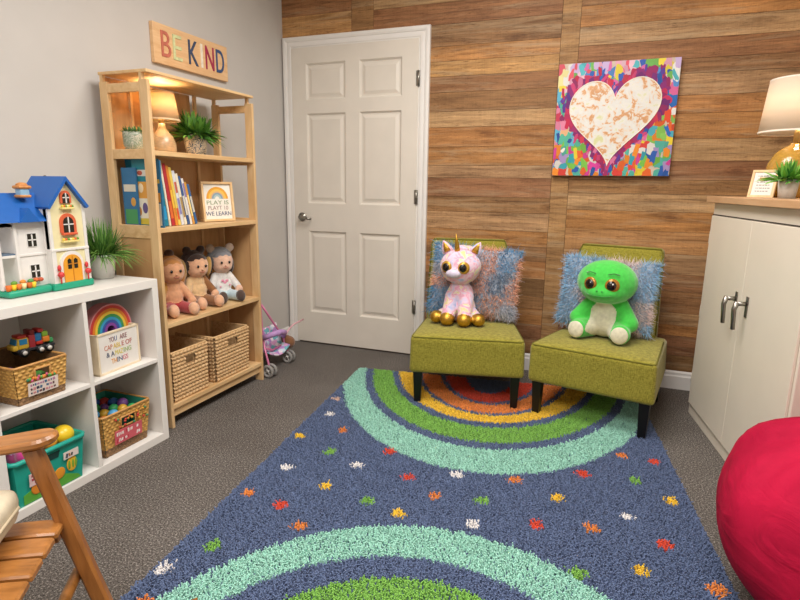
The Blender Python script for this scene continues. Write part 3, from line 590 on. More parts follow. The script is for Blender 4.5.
g = G(); g.span(.1, TX-.004, TY0-.004, TY0+.002, .026, .318); g.span(TX-.02, TX+.004, TY0-.005, TY0+.012, .026, .15); g.span(TX-.02, TX+.004, TY1-.012, TY1+.005, .026, .15); g.span(TX-.02, TX+.003, TY0-.004, TY0+.008, .15, .32); g.span(TX-.02, TX+.003, TY1-.008, TY1+.004, .15, .32); g.span(TX-.02, TX+.006, TY0-.006, TY1+.006, .147, .157, bev=.002); g.span(.1, TX-.004, TY1-.002, TY1+.004, .026, .318)
g.obj('tower_corner', WP, dh)
g = G(); hy = (TY0+TY1)/2; hw = .086
for s in (-1, 1):
    a = np.array([hy, .424]); b_ = np.array([hy+s*hw, .312]); nrm_ = np.array([s*(a[1]-b_[1]), hw]); nrm_ /= np.linalg.norm(nrm_)
    g.prism([tuple(a), tuple(b_), tuple(b_-nrm_*.012), tuple(a-np.array([0, .016]))][::(1 if s < 0 else -1)], .185, Matrix.Translation((.092, 0, 0)) @ YZ)
g.obj('tower_roof', BP, dh)
def arch_poly(w_, h_, n_=14): return [(-w_, 0), (w_, 0)]+[(w_*math.cos(PI*i/n_), h_-w_+w_*math.sin(PI*i/n_)) for i in range(n_+1)]
def house_window(y, z, w_, h_, fr, arched=True, x=TX, fw_=.007):
    Mx = Matrix.Translation((x, y, z)) @ YZ; g = G()
    if arched: g.prism(arch_poly(w_+fw_, h_+fw_), .006, Mx)
    else: g.prism([(-w_-fw_*.4, -fw_*.4), (w_+fw_*.4, -fw_*.4), (w_+fw_*.4, h_+fw_*.4), (-w_-fw_*.4, h_+fw_*.4)], .002, Mx)
    o = g.obj('window_frame', fr, dh); p = G(); Mp = Mx @ Matrix.Translation((0, 0, .0062 if arched else .0022)); p.prism(arch_poly(w_*.92, h_*.95) if arched else [(-w_, 0), (w_, 0), (w_, h_), (-w_, h_)], .001, Mp); p.obj('pane', PANE, o)
    k = G(); Mk = Mp @ Matrix.Translation((0, 0, .001)); k.prism([(-.0022, 0), (.0022, 0), (.0022, h_*.95), (-.0022, h_*.95)], .0015, Mk); k.prism([(-w_*.92, h_*.47), (w_*.92, h_*.47), (w_*.92, h_*.47+.004), (-w_*.92, h_*.47+.004)], .0015, Mk)
    k.obj('mullion', WP, o); return o
house_window(hy, .325, .015, .04, CO); house_window(hy, .215, .023, .062, CO, fw_=.01)
g = G(); g.span(TX, TX+.016, hy-.03, hy+.03, .205, .215, bev=.003); g.obj('window_sill', CO, dh)
for z_, w_ in ((.302, .025), (.178, .034)):
    g = G(); g.span(TX, TX+.016, hy-w_, hy+w_, z_, z_+.008, bev=.002, col=lin('e6d488'))
    for k in range(7): g.ell((TX+.01, hy-w_+.005+k*(2*w_-.01)/6, z_+.012), .0055, u=10, v=6, col=lin(('e9c84a', 'd86a3a', '6a9a3a', 'efe0a0')[k % 4]))
    g.obj('flower_box', PRINT, dh, attr=True)
g = G(); g.prism(arch_poly(.05, .118), .004, Matrix.Translation((TX, hy, .027)) @ YZ); g.obj('door_surround', WP, dh)
g = G(); g.prism(arch_poly(.038, .104), .007, Matrix.Translation((TX, hy, .027)) @ YZ); dd = g.obj('door', OP, dh)
g = G()
for y, z0, z1 in ((-.013, .05, .09), (.013, .05, .09)): g.prism([(y-.008, z0), (y+.008, z0), (y+.008, z1-.006), (y, z1), (y-.008, z1-.006)], .001, Matrix.Translation((TX+.007, hy, .027)) @ YZ)
g.obj('pane', PANE, dd)
g = G(); g.span(TX+.007, TX+.0085, hy-.0015, hy+.0015, .03, .125); g.span(TX+.008, TX+.0095, hy-.022, hy+.022, .094, .097); g.obj('door_rail', M('amber_plastic', 'c07c20', .4, .03), dd)
for s in (-1, 1):
    g = G(); g.ell((TX+.014, hy+s*.058, .06), .0115, u=14, v=9); g.ell((TX+.008, hy+s*.058, .085), (.006, .007, .012), u=10, v=6); g.cyl((TX+.012, hy+s*.058, .027), (TX+.012, hy+s*.058, .052), .003); g.obj('topiary', RP, dh)
# wing
WX = .228
g = G(); g.span(.1, WX, -2.128, -2.01, .026, .262); g.span(.1, .112, -2.19, -2.128, .026, .262); g.span(.1, WX, -2.19, -2.128, .138, .147)
for y in (-2.128, -2.19): g.span(WX-.012, WX+.006, y-.006, y+.006, .026, .262, bev=.003)
g.span(.1, WX+.004, -2.128, -2.015, .139, .146)
g.ring(.045, .031, .012, mat=Matrix.Translation((WX-.012, -2.159, .215)) @ YZ, n=20); g.span(WX-.012, WX, -2.19, -2.128, .246, .262); g.obj('wing_wall', WP, dh)
for z_ in (.058, .172): house_window(-2.07, z_, .016, .046, WP, False, WX); 
for z_ in (.055, .17): house_window(-2.16, z_, .013, .045, WP, False, .112)
g = G(); g.span(.116, WX, -2.185, -2.13, .147, .151); g.obj('room_floor', M('blue_grey_plastic', '5a7086', .5, .03), dh)
g = G(); R0, R1 = .262, .362
ya, yb_ = -2.205, -1.995
g.add([(WX+.028, ya, R0), (WX+.028, yb_, R0), (.165, yb_, R1), (.165, ya+.03, R1), (.09, ya, R0), (.09, yb_, R0)], [(0, 1, 2, 3), (5, 4, 3, 2), (4, 0, 3), (1, 5, 2), (0, 4, 5, 1)])
g.prism([(-2.125, 0), (-2.05, 0), (-2.0875, .05)], .05, Matrix.Translation((WX-.02, 0, R0-.001)) @ YZ); g.obj('wing_roof', BP, dh)
g = G(); g.box((.2, -2.062, .364), (.03, .034, .03), bev=.004); g.obj('chimney', M('pale_blue_plastic', '8fb4cc', .4, .05), dh)
g = G(); g.box((.2, -2.062, .383), (.04, .048, .012), bev=.005); g.box((.2, -2.062, .351), (.036, .042, .01), bev=.004); g.ell((.2, -2.062, .390), (.016, .02, .01)); g.obj('chimney_cap', M('terracotta_plastic', 'c98648', .45, .1, 80), dh)
g = G()
for k, (y, c) in enumerate(((-2.185, 'd8702e'), (-2.168, 'e9c22e'), (-2.15, 'dd7a34'), (-2.132, 'e6d6a0'), (-2.112, 'cc6a30'), (-2.096, 'eac83a'))):
    Mf = Matrix.Translation((.247, y, .026)); g.lathe([(.0075, 0), (.0098, .02), (.008, .02)], 14, Mf, col=lin(c))
for k, y in enumerate((-2.16, -2.125, -2.1, -2.075, -2.062)): g.ell((.240-.006*(k % 2), y, .05), (.009, .011, .008), u=10, v=7, col=lin(('6a9a3c', 'd98a3a', '5f9a58', 'c96a3a', 'b8563a')[k]))
g.obj('flower_pots', PRINT, dh, attr=True)
g = G(); g.ell((.12, -1.91, .42), .008, u=10, v=7); g.cyl((.12, -1.91, .385), (.12, -1.91, .415), .003); g.obj('roof_finial', M('moss_plastic', '5c5534', .6, .1), dh)
# potted grass
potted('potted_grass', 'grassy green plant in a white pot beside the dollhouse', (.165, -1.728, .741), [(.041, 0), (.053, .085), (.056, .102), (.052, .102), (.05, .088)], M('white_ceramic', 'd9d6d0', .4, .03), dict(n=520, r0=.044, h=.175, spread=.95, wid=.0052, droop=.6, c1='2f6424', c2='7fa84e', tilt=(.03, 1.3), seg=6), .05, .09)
# rainbow toy and message box
bx = thing('message_box', 'white wood edged box lettered YOU ARE CAPABLE in the upper right cube', 'sign', (.345, -1.838, .3885), R(4))
g = G(); H_ = .168; W2 = .11
for y in (-W2, W2-.008): g.span(-.09, 0, y, y+.008, 0, H_, bev=.001)
g.span(-.09, 0, -W2, W2, 0, .008); g.span(-.012, 0, -W2, W2, H_-.008, H_, bev=.001); g.span(-.09, -.084, -W2, W2, 0, H_); g.obj('box_frame', wood('birch', 'd9c3a0', 'e8d8bc', (20, 8, 8), .5), bx)
G().span(-.008, -.003, -W2+.008, W2-.008, .008, H_-.008).obj('front_panel', M('white_card', 'e4dfd8', .7, .02), bx)
for tx, z, w_, cs in (('YOU ARE', .125, .098, ('7a4a4e', '3f5a86', '8a5a5a')), ('CAPABLE OF', .095, .15, ('c07a62', 'd8b84a', 'b0504a')), ('& AMAZING', .065, .135, ('44506a', 'd4c35a', '9ab06a')), ('THINGS', .034, .09, ('dd9a3c', '4a5a7c', 'c86a7a'))):
    words = list(tx); n_ = len(words); cw = w_/n_
    for k in range(3):
        seg_ = words[k*n_//3:(k+1)*n_//3]; s_ = ''.join(seg_).strip()
        if not s_: continue
        lead = len(''.join(seg_))-len(''.join(seg_).lstrip()); st0 = k*n_//3+lead
        G().text(s_, cw*len(s_)*.9, .02, .0012, Matrix.Translation((-.003, -w_/2+st0*cw, z)) @ XZ).obj('lettering', M('ink_'+cs[k], cs[k], .6, 0), bx)
rb = thing('rainbow_toy', 'wooden rainbow arch toy standing inside the white message box', 'toy', (.30, -1.832, .5455), R(4))
rad = .112
for k, c in enumerate(('d98a90', 'd0403a', 'e5882e', 'efcc48', '3f9a5a', '3aa0cc', '3d56a8', '8a4aa0')):
    g = G(); wd = .0115 if k else .006; g.ring(rad, rad-wd, .05, mat=Matrix.Translation((-.05, 0, 0)) @ YZ, n=36)
    for s in (-1, 1): g.span(-.05, 0, s*rad, s*(rad-wd), -.1485, 0)
    o = g.obj('arch', M('arch_'+c, c, .45, .03), rb); o['label'] = ('pink', 'red', 'orange', 'yellow', 'green', 'sky blue', 'dark blue', 'violet')[k]+' arch'; rad -= wd+.0006

# toy bins ---------------------------------------------------------------------------------------
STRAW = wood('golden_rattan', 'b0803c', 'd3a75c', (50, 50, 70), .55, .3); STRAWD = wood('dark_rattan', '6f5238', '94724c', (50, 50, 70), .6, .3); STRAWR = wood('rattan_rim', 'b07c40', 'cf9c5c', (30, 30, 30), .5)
def label_plate(t, x, y0, y1, z0, z1, tilt, plate, seeds, inks, rows=3):
    Mx = Matrix.Translation((x, 0, 0)) @ Matrix.Rotation(tilt, 4, 'Y'); g = G(); g.box((0, (y0+y1)/2, (z0+z1)/2), (.0016, y1-y0, z1-z0), mat=Mx); o = g.obj('label_card', plate, t)
    g = G(); rr = random.Random(seeds)
    for r in range(rows):
        zc = z1-(r+.6)*(z1-z0)/rows*.92; y = y0+.008
        while y < y1-.014:
            wd = rr.uniform(.004, .010); hh = (z1-z0)/rows*rr.uniform(.35, .62)
            if rr.random() > .14: g.box((.0011, y+wd/2, zc), (.0008, wd, hh), rot=(rr.uniform(-.3, .3), 0, 0), mat=Mx, col=lin(rr.choice(inks)))
            y += wd+.003
    g.obj('label_marks', PRINT, o, attr=True)
rb1 = thing('toy_basket', 'honey rattan basket with the toy truck on top in the upper left cube', 'basket', (0, 0, .3885))
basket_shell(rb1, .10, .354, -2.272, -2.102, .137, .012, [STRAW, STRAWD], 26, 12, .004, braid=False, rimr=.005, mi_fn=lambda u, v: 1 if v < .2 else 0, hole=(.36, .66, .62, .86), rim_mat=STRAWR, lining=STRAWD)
label_plate(rb1, .3645, -2.245, -2.135, .028, .075, R(5), M('label_white', 'e0d2c8', .6, .03), 3, ('6a4a4a', '3a3a4a', 'c88a8a', '4a6a8a', 'b07a9a'))
g = G(); rr = random.Random(5)
for k in range(16):
    g.ell((.3655+.001*(k % 3), -2.24+k*.0068, .083+rr.uniform(-.003, .006)), (.004, .005, .006), u=8, v=6, col=lin(rr.choice(('4a8a4a', 'd8853a', '3a7a5a', 'c05a7a', '6aa84a'))))
g.obj('painted_garland', PRINT, rb1, attr=True)
def ball(label, name, loc, r, c, grp, rough=.4, cat='ball'):
    return tag(G().ell((0, 0, 0), r, u=20, v=12).obj(name, M('toy_'+c, c, rough, .04), loc=loc), label, cat, grp)
inb = [('red', 'b8362e'), ('teal', '2c8a8a'), ('blue', '2f5f9c'), ('green', '4c8a3a'), ('orange', 'd0702c'), ('violet', '7a4a8a')]
for k in range(6):
    ball(inb[k][0]+' toy block glimpsed inside the rattan basket under the truck', 'toy_ball', (.318-.045*(k // 5), -2.238+.024*(k % 5)+.0*k, .3885+.05+.03*(k // 5)+.018*(k % 2)), .0235 if k < 5 else .02, inb[k][1], 'toys inside the truck basket', cat='toy')
tk = thing('toy_truck', 'multicoloured toy construction truck perched on the honey rattan basket', 'toy truck', (.262, -2.135, .5305), R(90-8))
def TC(n_, c): return M('truck_'+n_, c, .35, .04)
g = G(); g.box((0, 0, .024), (.13, .048, .012), bev=.003); g.obj('chassis', TC('dark', '2a2d34'), tk)
g = G(); g.box((-.043, 0, .048), (.04, .05, .042), bev=.008, seg=3); g.box((-.068, 0, .036), (.02, .046, .02), bev=.006, seg=3); cab = g.obj('cab', TC('yellow', 'd8b23a'), tk)
g = G(); g.box((-.044, -.0255, .056), (.026, .002, .02), bev=.0008); g.box((-.064, 0, .056), (.002, .04, .02), rot=(0, .3, 0)); g.obj('cab_window', TC('glass', '2a86b8'), cab)
g = G(); g.box((-.044, 0, .073), (.03, .044, .012), bev=.005, seg=3); g.obj('cab_roof', TC('red', 'c0392e'), tk)
for k, (x, z, sx, sz, c) in enumerate(((-.012, .05, .022, .05, 'a8323a'), (.01, .06, .024, .03, '2a78b0'), (.014, .04, .026, .016, 'd03a2c'), (.036, .048, .026, .022, 'e8862c'), (.034, .068, .022, .02, '8cb83a'), (.054, .04, .016, .02, '3a9a5a'), (-.01, .082, .018, .02, '8a2c2c'), (.02, .083, .02, .014, 'c43a3a'))):
    G().box((x, 0, z), (sx, .046-.003*(k % 3), sz), bev=.005, seg=3).obj('load_block', TC('b%d' % k, c), tk)
for x in (-.045, .012, .04):
    for s in (-1, 1):
        g = G(); g.cyl((x, s*.02, .016), (x, s*.031, .016), .016, n=20); wh = g.obj('wheel', TC('tyre', '1c1c1e'), tk); g = G(); g.cyl((x, s*.0305, .016), (x, s*.0325, .016), .008, n=16); g.obj('hub', TC('hub', 'd8d4cc'), wh)
# right-hand lower basket with balls
rb2 = thing('toy_basket', 'honey rattan basket of coloured balls in the lower right cube', 'basket', (0, 0, .0355))
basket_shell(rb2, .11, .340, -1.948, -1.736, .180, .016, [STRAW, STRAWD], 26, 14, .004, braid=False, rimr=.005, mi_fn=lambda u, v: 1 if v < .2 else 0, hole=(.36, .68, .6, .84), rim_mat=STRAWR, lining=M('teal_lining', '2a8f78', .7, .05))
label_plate(rb2, .3535, -1.915, -1.775, .045, .105, R(4.5), M('label_pink', 'd2606a', .6, .05), 11, ('f0d8d4', 'efe4de', 'b83a4a', 'f2e8e4'), 2)
g = G(); rr = random.Random(9)
for k in range(22): g.ell((.3595+.0*rr.uniform(0, .002), -1.93+rr.uniform(0, .19), .11+rr.uniform(0, .045)), (.004, .006, .005), u=8, v=6, col=lin(rr.choice(('c8453a', 'd8a03a', 'b8863a', '4a8a5a', 'c05a3a'))))
g.obj('painted_flowers', PRINT, rb2, attr=True)
cols = [('green', '3aa860'), ('blue', '2f62b0'), ('teal', '2a9a98'), ('orange', 'd8803a'), ('mustard', 'c89a2c'), ('purple', '7a4a90'), ('red', 'c03a34'), ('tan', 'c89068'), ('sky blue', '58a4d0')]
k = 0; where = ['back', 'middle', 'front']; side = ['door end', 'centre', 'window end', 'dollhouse end', 'corner']
for ix, x in enumerate((.145, .2, .255, .308)):
    for iy, y in enumerate((-1.915, -1.868, -1.82, -1.772)):
        c = cols[(k*5+ix*2) % 9]; ball(c[0]+' ball in the lower right basket, %s row, %s' % (('back', 'second', 'third', 'front')[ix], ('leftmost', 'second from left', 'third from left', 'rightmost')[iy]), 'play_ball', (x, y, .0355+.146+.008*((k*7) % 3)), .0225+.0025*((k*3) % 2)-.002, c[1], 'balls in the rattan basket'); k += 1
# teal plastic bin
tb = thing('plastic_bin', 'teal plastic bin holding yellow balls in the lower left cube', 'bin', (0, 0, .0355))
TEALP, GRNP = M('teal_plastic', '1fa08e', .35, .03), M('leaf_green_print', '5aa83c', .4, .05)
def taper_box(g, x0, x1, y0, y1, z0, z1, tp, th):
    A = [(x0, y0), (x1, y0), (x1, y1), (x0, y1)]; cx, cy = (x0+x1)/2, (y0+y1)/2; f = lambda q, e: [(x+e*(1 if x > cx else -1), y+e*(1 if y > cy else -1)) for x, y in q]
    T = f(A, tp); vs = [(*p, z0) for p in A]+[(*p, z1) for p in T]+[(*p, z0+th) for p in f(A, -th)]+[(*p, z1) for p in f(T, -th)]
    fs = [(3, 2, 1, 0), (8, 9, 10, 11)]
    for k in range(4): j = (k+1) % 4; fs += [(k, j, 4+j, 4+k), (8+j, 8+k, 12+k, 12+j), (4+k, 4+j, 12+j, 12+k)]
    return g.add(vs, fs)
g = G(); taper_box(g, .12, .368, -2.325, -2.082, 0, .17, .012, .004); g.obj('tub', TEALP, tb)
r = []; cs = [(.385, -2.342), (.385, -2.064), (.105, -2.064), (.105, -2.342)]
for k in range(4):
    a, b_ = Vector((*cs[k], .169)), Vector((*cs[(k+1) % 4], .169)); r += [a.lerp(b_, f) for f in (.05, .5, .95)]
G().tube(r, .009, 10, closed=True).obj('rim', TEALP, tb)
Mx = Matrix.Translation((.3695, 0, 0)) @ Matrix.Rotation(R(3.6), 4, 'Y')
g = G(); g.prism([(-2.31, .004), (-2.09, .004), (-2.1, .02), (-2.16, .05), (-2.24, .06), (-2.31, .04)], .0012, Mx @ YZ); g.obj('green_print', GRNP, tb)
g = G()
for y, z, h_, c in ((-2.262, .05, .05, 'e08a2c'), (-2.175, .06, .045, 'e0962f'), (-2.125, .075, .06, 'e6b83a')): g.ell((.003, y, z), (.0015, .022, h_*.5), u=14, v=8, mat=Mx, col=lin(c))
for y in (-2.137, -2.122, -2.11): g.ell((.005, y, .075), (.0012, .0045, .018), u=10, v=6, mat=Mx, col=lin('7aa83c'))
g.obj('printed_art', PRINT, tb, attr=True)
label_plate(tb, .375, -2.29, -2.235, .065, .112, R(4), M('label_pinkish', 'e0c4c2', .6, .03), 21, ('a83a4a', '8a3a5a', 'b85a5a'), 3); label_plate(tb, .3765, -2.16, -2.10, .105, .133, R(4), M('label_white_b', 'e2d6ce', .6, .03), 23, ('3a3a3a', 'b06a3a', '5a5a6a'), 1)
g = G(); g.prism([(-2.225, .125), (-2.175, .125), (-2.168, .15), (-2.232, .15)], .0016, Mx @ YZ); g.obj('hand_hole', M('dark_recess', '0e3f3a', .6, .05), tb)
ball('large yellow ball in the teal bin at its right end', 'play_ball', (.31, -2.098, .0355+.166), .038, 'e8c42c', 'balls in the teal bin', .3)
ball('small orange ball beside the large yellow one in the teal bin', 'play_ball', (.325, -2.165, .0355+.168), .026, 'e8a43c', 'balls in the teal bin', .3)
ball('small golden ball behind the orange one in the teal bin', 'play_ball', (.262, -2.165, .0355+.17), .025, 'dcae3a', 'balls in the teal bin', .3)
pt_ = thing('plush_toy', 'magenta and lilac soft toy at the left end of the teal bin', 'soft toy', (.315, -2.27, .0355+.155))
blob('body', [((0, 0, 0), (.06, .038, .035), (0, 0, 0), 0), ((.04, -.01, .018), (.03, .026, .028), (0, 0, 0), 0), ((-.01, .0, .03), (.045, .03, .02), (0, 0, 0), 1), ((.05, .02, 0), (.02, .018, .02), (0, 0, 0), 2)], [SOFT('magenta_plush', 'b82f7c'), SOFT('lilac_plush', 'c9a2cc'), SOFT('crimson_plush', 'c22a4c')], .005, pt_)

# ------------------------------------------------------------------ doll stroller
PINKM = M('pink_metal', 'd97fa6', .3, .03, metal=.2); WHP = M('white_tube', 'dcd0d4', .35, .03); GREYT = M('grey_tyre', '8d8a86', .6, .08)
sr = thing('doll_stroller', 'pink folding doll stroller parked between bookshelf and door', 'stroller', (0, 0, 0))
def floral():
    mt, nt, b = base_mat('floral_fabric'); vo = nn(nt, 'ShaderNodeTexVoronoi', Scale=42.0); nt.links.new(coords(nt), vo.inputs['Vector']); sp = nn(nt, 'ShaderNodeSeparateColor'); nt.links.new(vo.outputs['Color'], sp.inputs[0])
    nt.links.new(ramp(nt, sp.outputs[0], [(0, lin('b48ac6')), (.3, lin('d9a6cc')), (.5, lin('c7d6e2')), (.68, lin('e6dbe2')), (.84, lin('6fb0b8'))], 'CONSTANT'), b.inputs['Base Color']); b.inputs['Roughness'].default_value = .85; return mt
for nm, pts in (('side_tube', [(.335, -.775, .055), (.255, -.705, .145), (.22, -.675, .24), (.205, -.662, .42), (.20, -.665, .455)]), ('side_tube', [(.285, -.485, .055), (.255, -.475, .10), (.25, -.49, .17), (.225, -.57, .29), (.205, -.65, .41)]),
                ('rear_tube', [(.10, -.72, .055), (.16, -.69, .2), (.205, -.665, .40)]), ('rear_tube', [(.09, -.47, .055), (.15, -.49, .15), (.24, -.495, .19)]), ('cross_tube', [(.25, -.70, .15), (.24, -.60, .11), (.25, -.48, .12)])):
    G().tube([Vector(p) for p in pts], .0068, 10).obj(nm, PINKM, sr)
G().tube([(.245, -.485, .15), (.25, -.42, .205), (.25, -.36, .225), (.25, -.30, .227), (.25, -.235, .231)], .006, 10).obj('push_handle', M('pale_pink_tube', 'd8a8b0', .4, .03), sr)
g = G(); nU = 10; pts = []
for i in range(nU+1):
    for j in range(9):
        u, v = i/nU, j/8; y = -.705+.215*v; sag = -.035*math.sin(PI*v)
        x = .30-.12*u if u < .5 else .24-.05*(u-.5)*1.6; z = (.125+.02*u if u < .5 else .135+.26*(u-.5))+sag*(1 if u < .6 else .5); pts.append((x+(sag if u >= .5 else 0)*.6, y, z))
fs = [(i*9+j, i*9+j+1, i*9+j+10, i*9+j+9) for i in range(nU) for j in range(8)]; g.add(pts, fs, 0, None, True); o = g.obj('seat_fabric', floral(), sr); o.modifiers.new('t', 'SOLIDIFY').thickness = .008
g = G(); g.tube([(.24, -.70, .215), (.29, -.67, .235), (.30, -.60, .235), (.285, -.53, .215), (.25, -.49, .18)], .018, 12); g.obj('bumper_bar', M('lilac_fabric', 'b58fc4', .85, .12, 30), sr)
for x, y in ((.335, -.775), (.285, -.485), (.10, -.72), (.09, -.47)):
    for s in (-1, 1):
        yc = y+s*.019; g = G(); n_ = 28; ring_ = [(x+.031*math.cos(2*PI*i/n_), yc, .041+.031*math.sin(2*PI*i/n_)) for i in range(n_)]; g.tube(ring_, .0095, 10, closed=True); wh = g.obj('wheel', GREYT, sr)
        g = G(); g.cyl((x, yc-.007, .041), (x, yc+.007, .041), .010, n=16)
        for a in range(4): g.cyl((x, yc, .041), (x+.027*math.cos(a*PI/2+.5), yc, .041+.027*math.sin(a*PI/2+.5)), .0035, n=8)
        g.obj('hub', M('hub_plastic', 'c4c0ba', .4, .03), wh)
    G().cyl((x, y-.026, .041), (x, y+.026, .041), .004, n=10).obj('axle', WHP, sr)
bt = thing('plush_bundle', 'round brown plush toy slumped over the side of the doll stroller', 'soft toy', (.262, -.445, .125))
blob('body', [((0, 0, 0), (.045, .04, .042), (0, 0, 0), 0), ((-.015, -.01, .02), (.04, .035, .03), (0, 0, 0), 0)], [SOFT('brown_plush_b', '7d5230')], .005, bt)

# ------------------------------------------------------------------ slipper chairs
def olive():
    mt, nt, b = base_mat('olive_linen'); v = coords(nt)
    n1 = nn(nt, 'ShaderNodeTexNoise', Scale=1.0, Detail=2.0); nt.links.new(coords(nt, (420, 420, 60)), n1.inputs['Vector']); n2 = nn(nt, 'ShaderNodeTexNoise', Scale=1.0, Detail=2.0); nt.links.new(coords(nt, (60, 60, 420)), n2.inputs['Vector'])
    ad = nn(nt, 'ShaderNodeMath', operation='ADD'); nt.links.new(n1.outputs['Fac'], ad.inputs[0]); nt.links.new(n2.outputs['Fac'], ad.inputs[1])
    hf = nn(nt, 'ShaderNodeMath', operation='MULTIPLY'); hf.inputs[1].default_value = .5; nt.links.new(ad.outputs[0], hf.inputs[0])
    nt.links.new(ramp(nt, hf.outputs[0], [(.35, lin('71691f')), (.5, lin('8f862f')), (.65, lin('a89f44'))]), b.inputs['Base Color']); b.inputs['Roughness'].default_value = .9; b.inputs['Sheen Weight'].default_value = .2; b.inputs['Specular IOR Level'].default_value = .2
    bump(nt, b, hf.outputs[0], .35, .001); return mt
OLIVE = olive(); OLIVEP = M('olive_piping', '6d681c', .9, .08, 200)
def rbox(g, c8, rad=.03, seg=4, crown=0):     # rounded hexahedron from 8 corners (bottom 4 ccw, top 4 ccw)
    bm = bmesh.new(); vs = [bm.verts.new(p) for p in c8]
    for f in ((3, 2, 1, 0), (4, 5, 6, 7), (0, 1, 5, 4), (1, 2, 6, 5), (2, 3, 7, 6), (3, 0, 4, 7)): bm.faces.new([vs[i] for i in f])
    bmesh.ops.bevel(bm, geom=bm.edges[:], offset=rad, segments=seg, profile=.5, affect='EDGES')
    if crown:
        bmesh.ops.subdivide_edges(bm, edges=[e for e in bm.edges if e.calc_length() > .08], cuts=9, use_grid_fill=True)
        X0 = max(abs(p[0]) for p in c8[4:]); Y0_, Y1_ = min(p[1] for p in c8[4:]), max(p[1] for p in c8[4:]); zt_ = min(p[2] for p in c8[4:])
        for v in bm.verts:
            if v.co.z > zt_-.004: v.co.z += crown*max(0, 1-(v.co.x/X0)**4)*max(0, 1-((v.co.y-(Y0_+Y1_)/2)/((Y1_-Y0_)/2))**4)
    bm.verts.index_update(); bm.normal_update()
    g.add([v.co[:] for v in bm.verts], [[v.index for v in f.verts] for f in bm.faces], 0, None, True); bm.free()
def slipper_chair(label, loc, rz, w_, bh, bo):
    t = thing('slipper_chair', label, 'chair', loc, rz, 'olive slipper chairs'); h = w_/2
    # local: front at y=0, back towards +y, seat rises slightly to the front
    g = G(); nx, ny = 24, 20; zt = .385
    rbox(g, [(-h, .0, .185), (h, .0, .185), (h-.04, .60, .175), (-h+.04, .60, .175), (-h+.005, -.005, zt), (h-.005, -.005, zt), (h-.045, .56, zt-.012), (-h+.045, .56, zt-.012)], .02, 4, .014); g.obj('seat', OLIVE, t)
    pr = [(-h+.008, .005, zt-.002), (h-.008, .005, zt-.002), (h-.047, .44, zt-.008)]
    g = G(); P = [Vector((-h+.047, .44, zt-.007)), Vector((-h+.014, .024, zt-.005)), Vector((-h+.016, .008, zt-.005)), Vector((-h+.028, .0005, zt-.005)), Vector((h-.028, .0005, zt-.005)), Vector((h-.016, .008, zt-.005)), Vector((h-.014, .024, zt-.005)), Vector((h-.047, .44, zt-.007))]
    g.tube(P, .0042, 8); g.obj('seat_piping', OLIVEP, t)
    g = G(); bw, tw = bh, bh-.024
    rbox(g, [(-bw+bo, .455, .20), (bw+bo, .455, .20), (bw+bo, .575, .20), (-bw+bo, .575, .20), (-tw+bo, .585, .845), (tw+bo, .585, .845), (tw+bo, .66, .84), (-tw+bo, .66, .84)], .026, 5); g.obj('backrest', OLIVE, t)
    g = G(); f = lambda s, q, y: Vector((bo+s*(bw+(tw-bw)*q), y+(.13*q), .20+.645*q)); P = [f(-1, .3, .468), f(-1, .94, .465)]+[Vector((bo-tw+.012, .588, .838)), Vector((bo+tw-.012, .588, .838))]+[f(1, .94, .465), f(1, .3, .468)]
    g.tube(P, .0042, 8); g.obj('back_piping', OLIVEP, t)
    for sx, sy in ((-1, 0), (1, 0), (-1, 1), (1, 1)):
        x = sx*(h-.045-.03*sy); y = .045+.48*sy; g = G(); a, b_ = .024, .017; dy = .05*sy; zb = .013
        g.add([(x-b_, y-b_+dy, zb), (x+b_, y-b_+dy, zb), (x+b_, y+b_+dy, zb), (x-b_, y+b_+dy, zb), (x-a, y-a, .19), (x+a, y-a, .19), (x+a, y+a, .19), (x-a, y+a, .19)], [(3, 2, 1, 0), (4, 5, 6, 7), (0, 1, 5, 4), (1, 2, 6, 5), (2, 3, 7, 6), (3, 0, 4, 7)]); g.obj('leg', BLACK, t)
    return t
CH1, CH2 = (1.553, -.80), (2.150, -.81); A1, A2 = R(12.5), R(-12.8)
slipper_chair('olive green slipper chair by the door holding the pastel unicorn', (*CH1, 0), A1, .598, .246, -.022)
slipper_chair('olive green slipper chair by the white cabinet holding the green turtle', (*CH2, 0), A2, .60, .240, -.03)
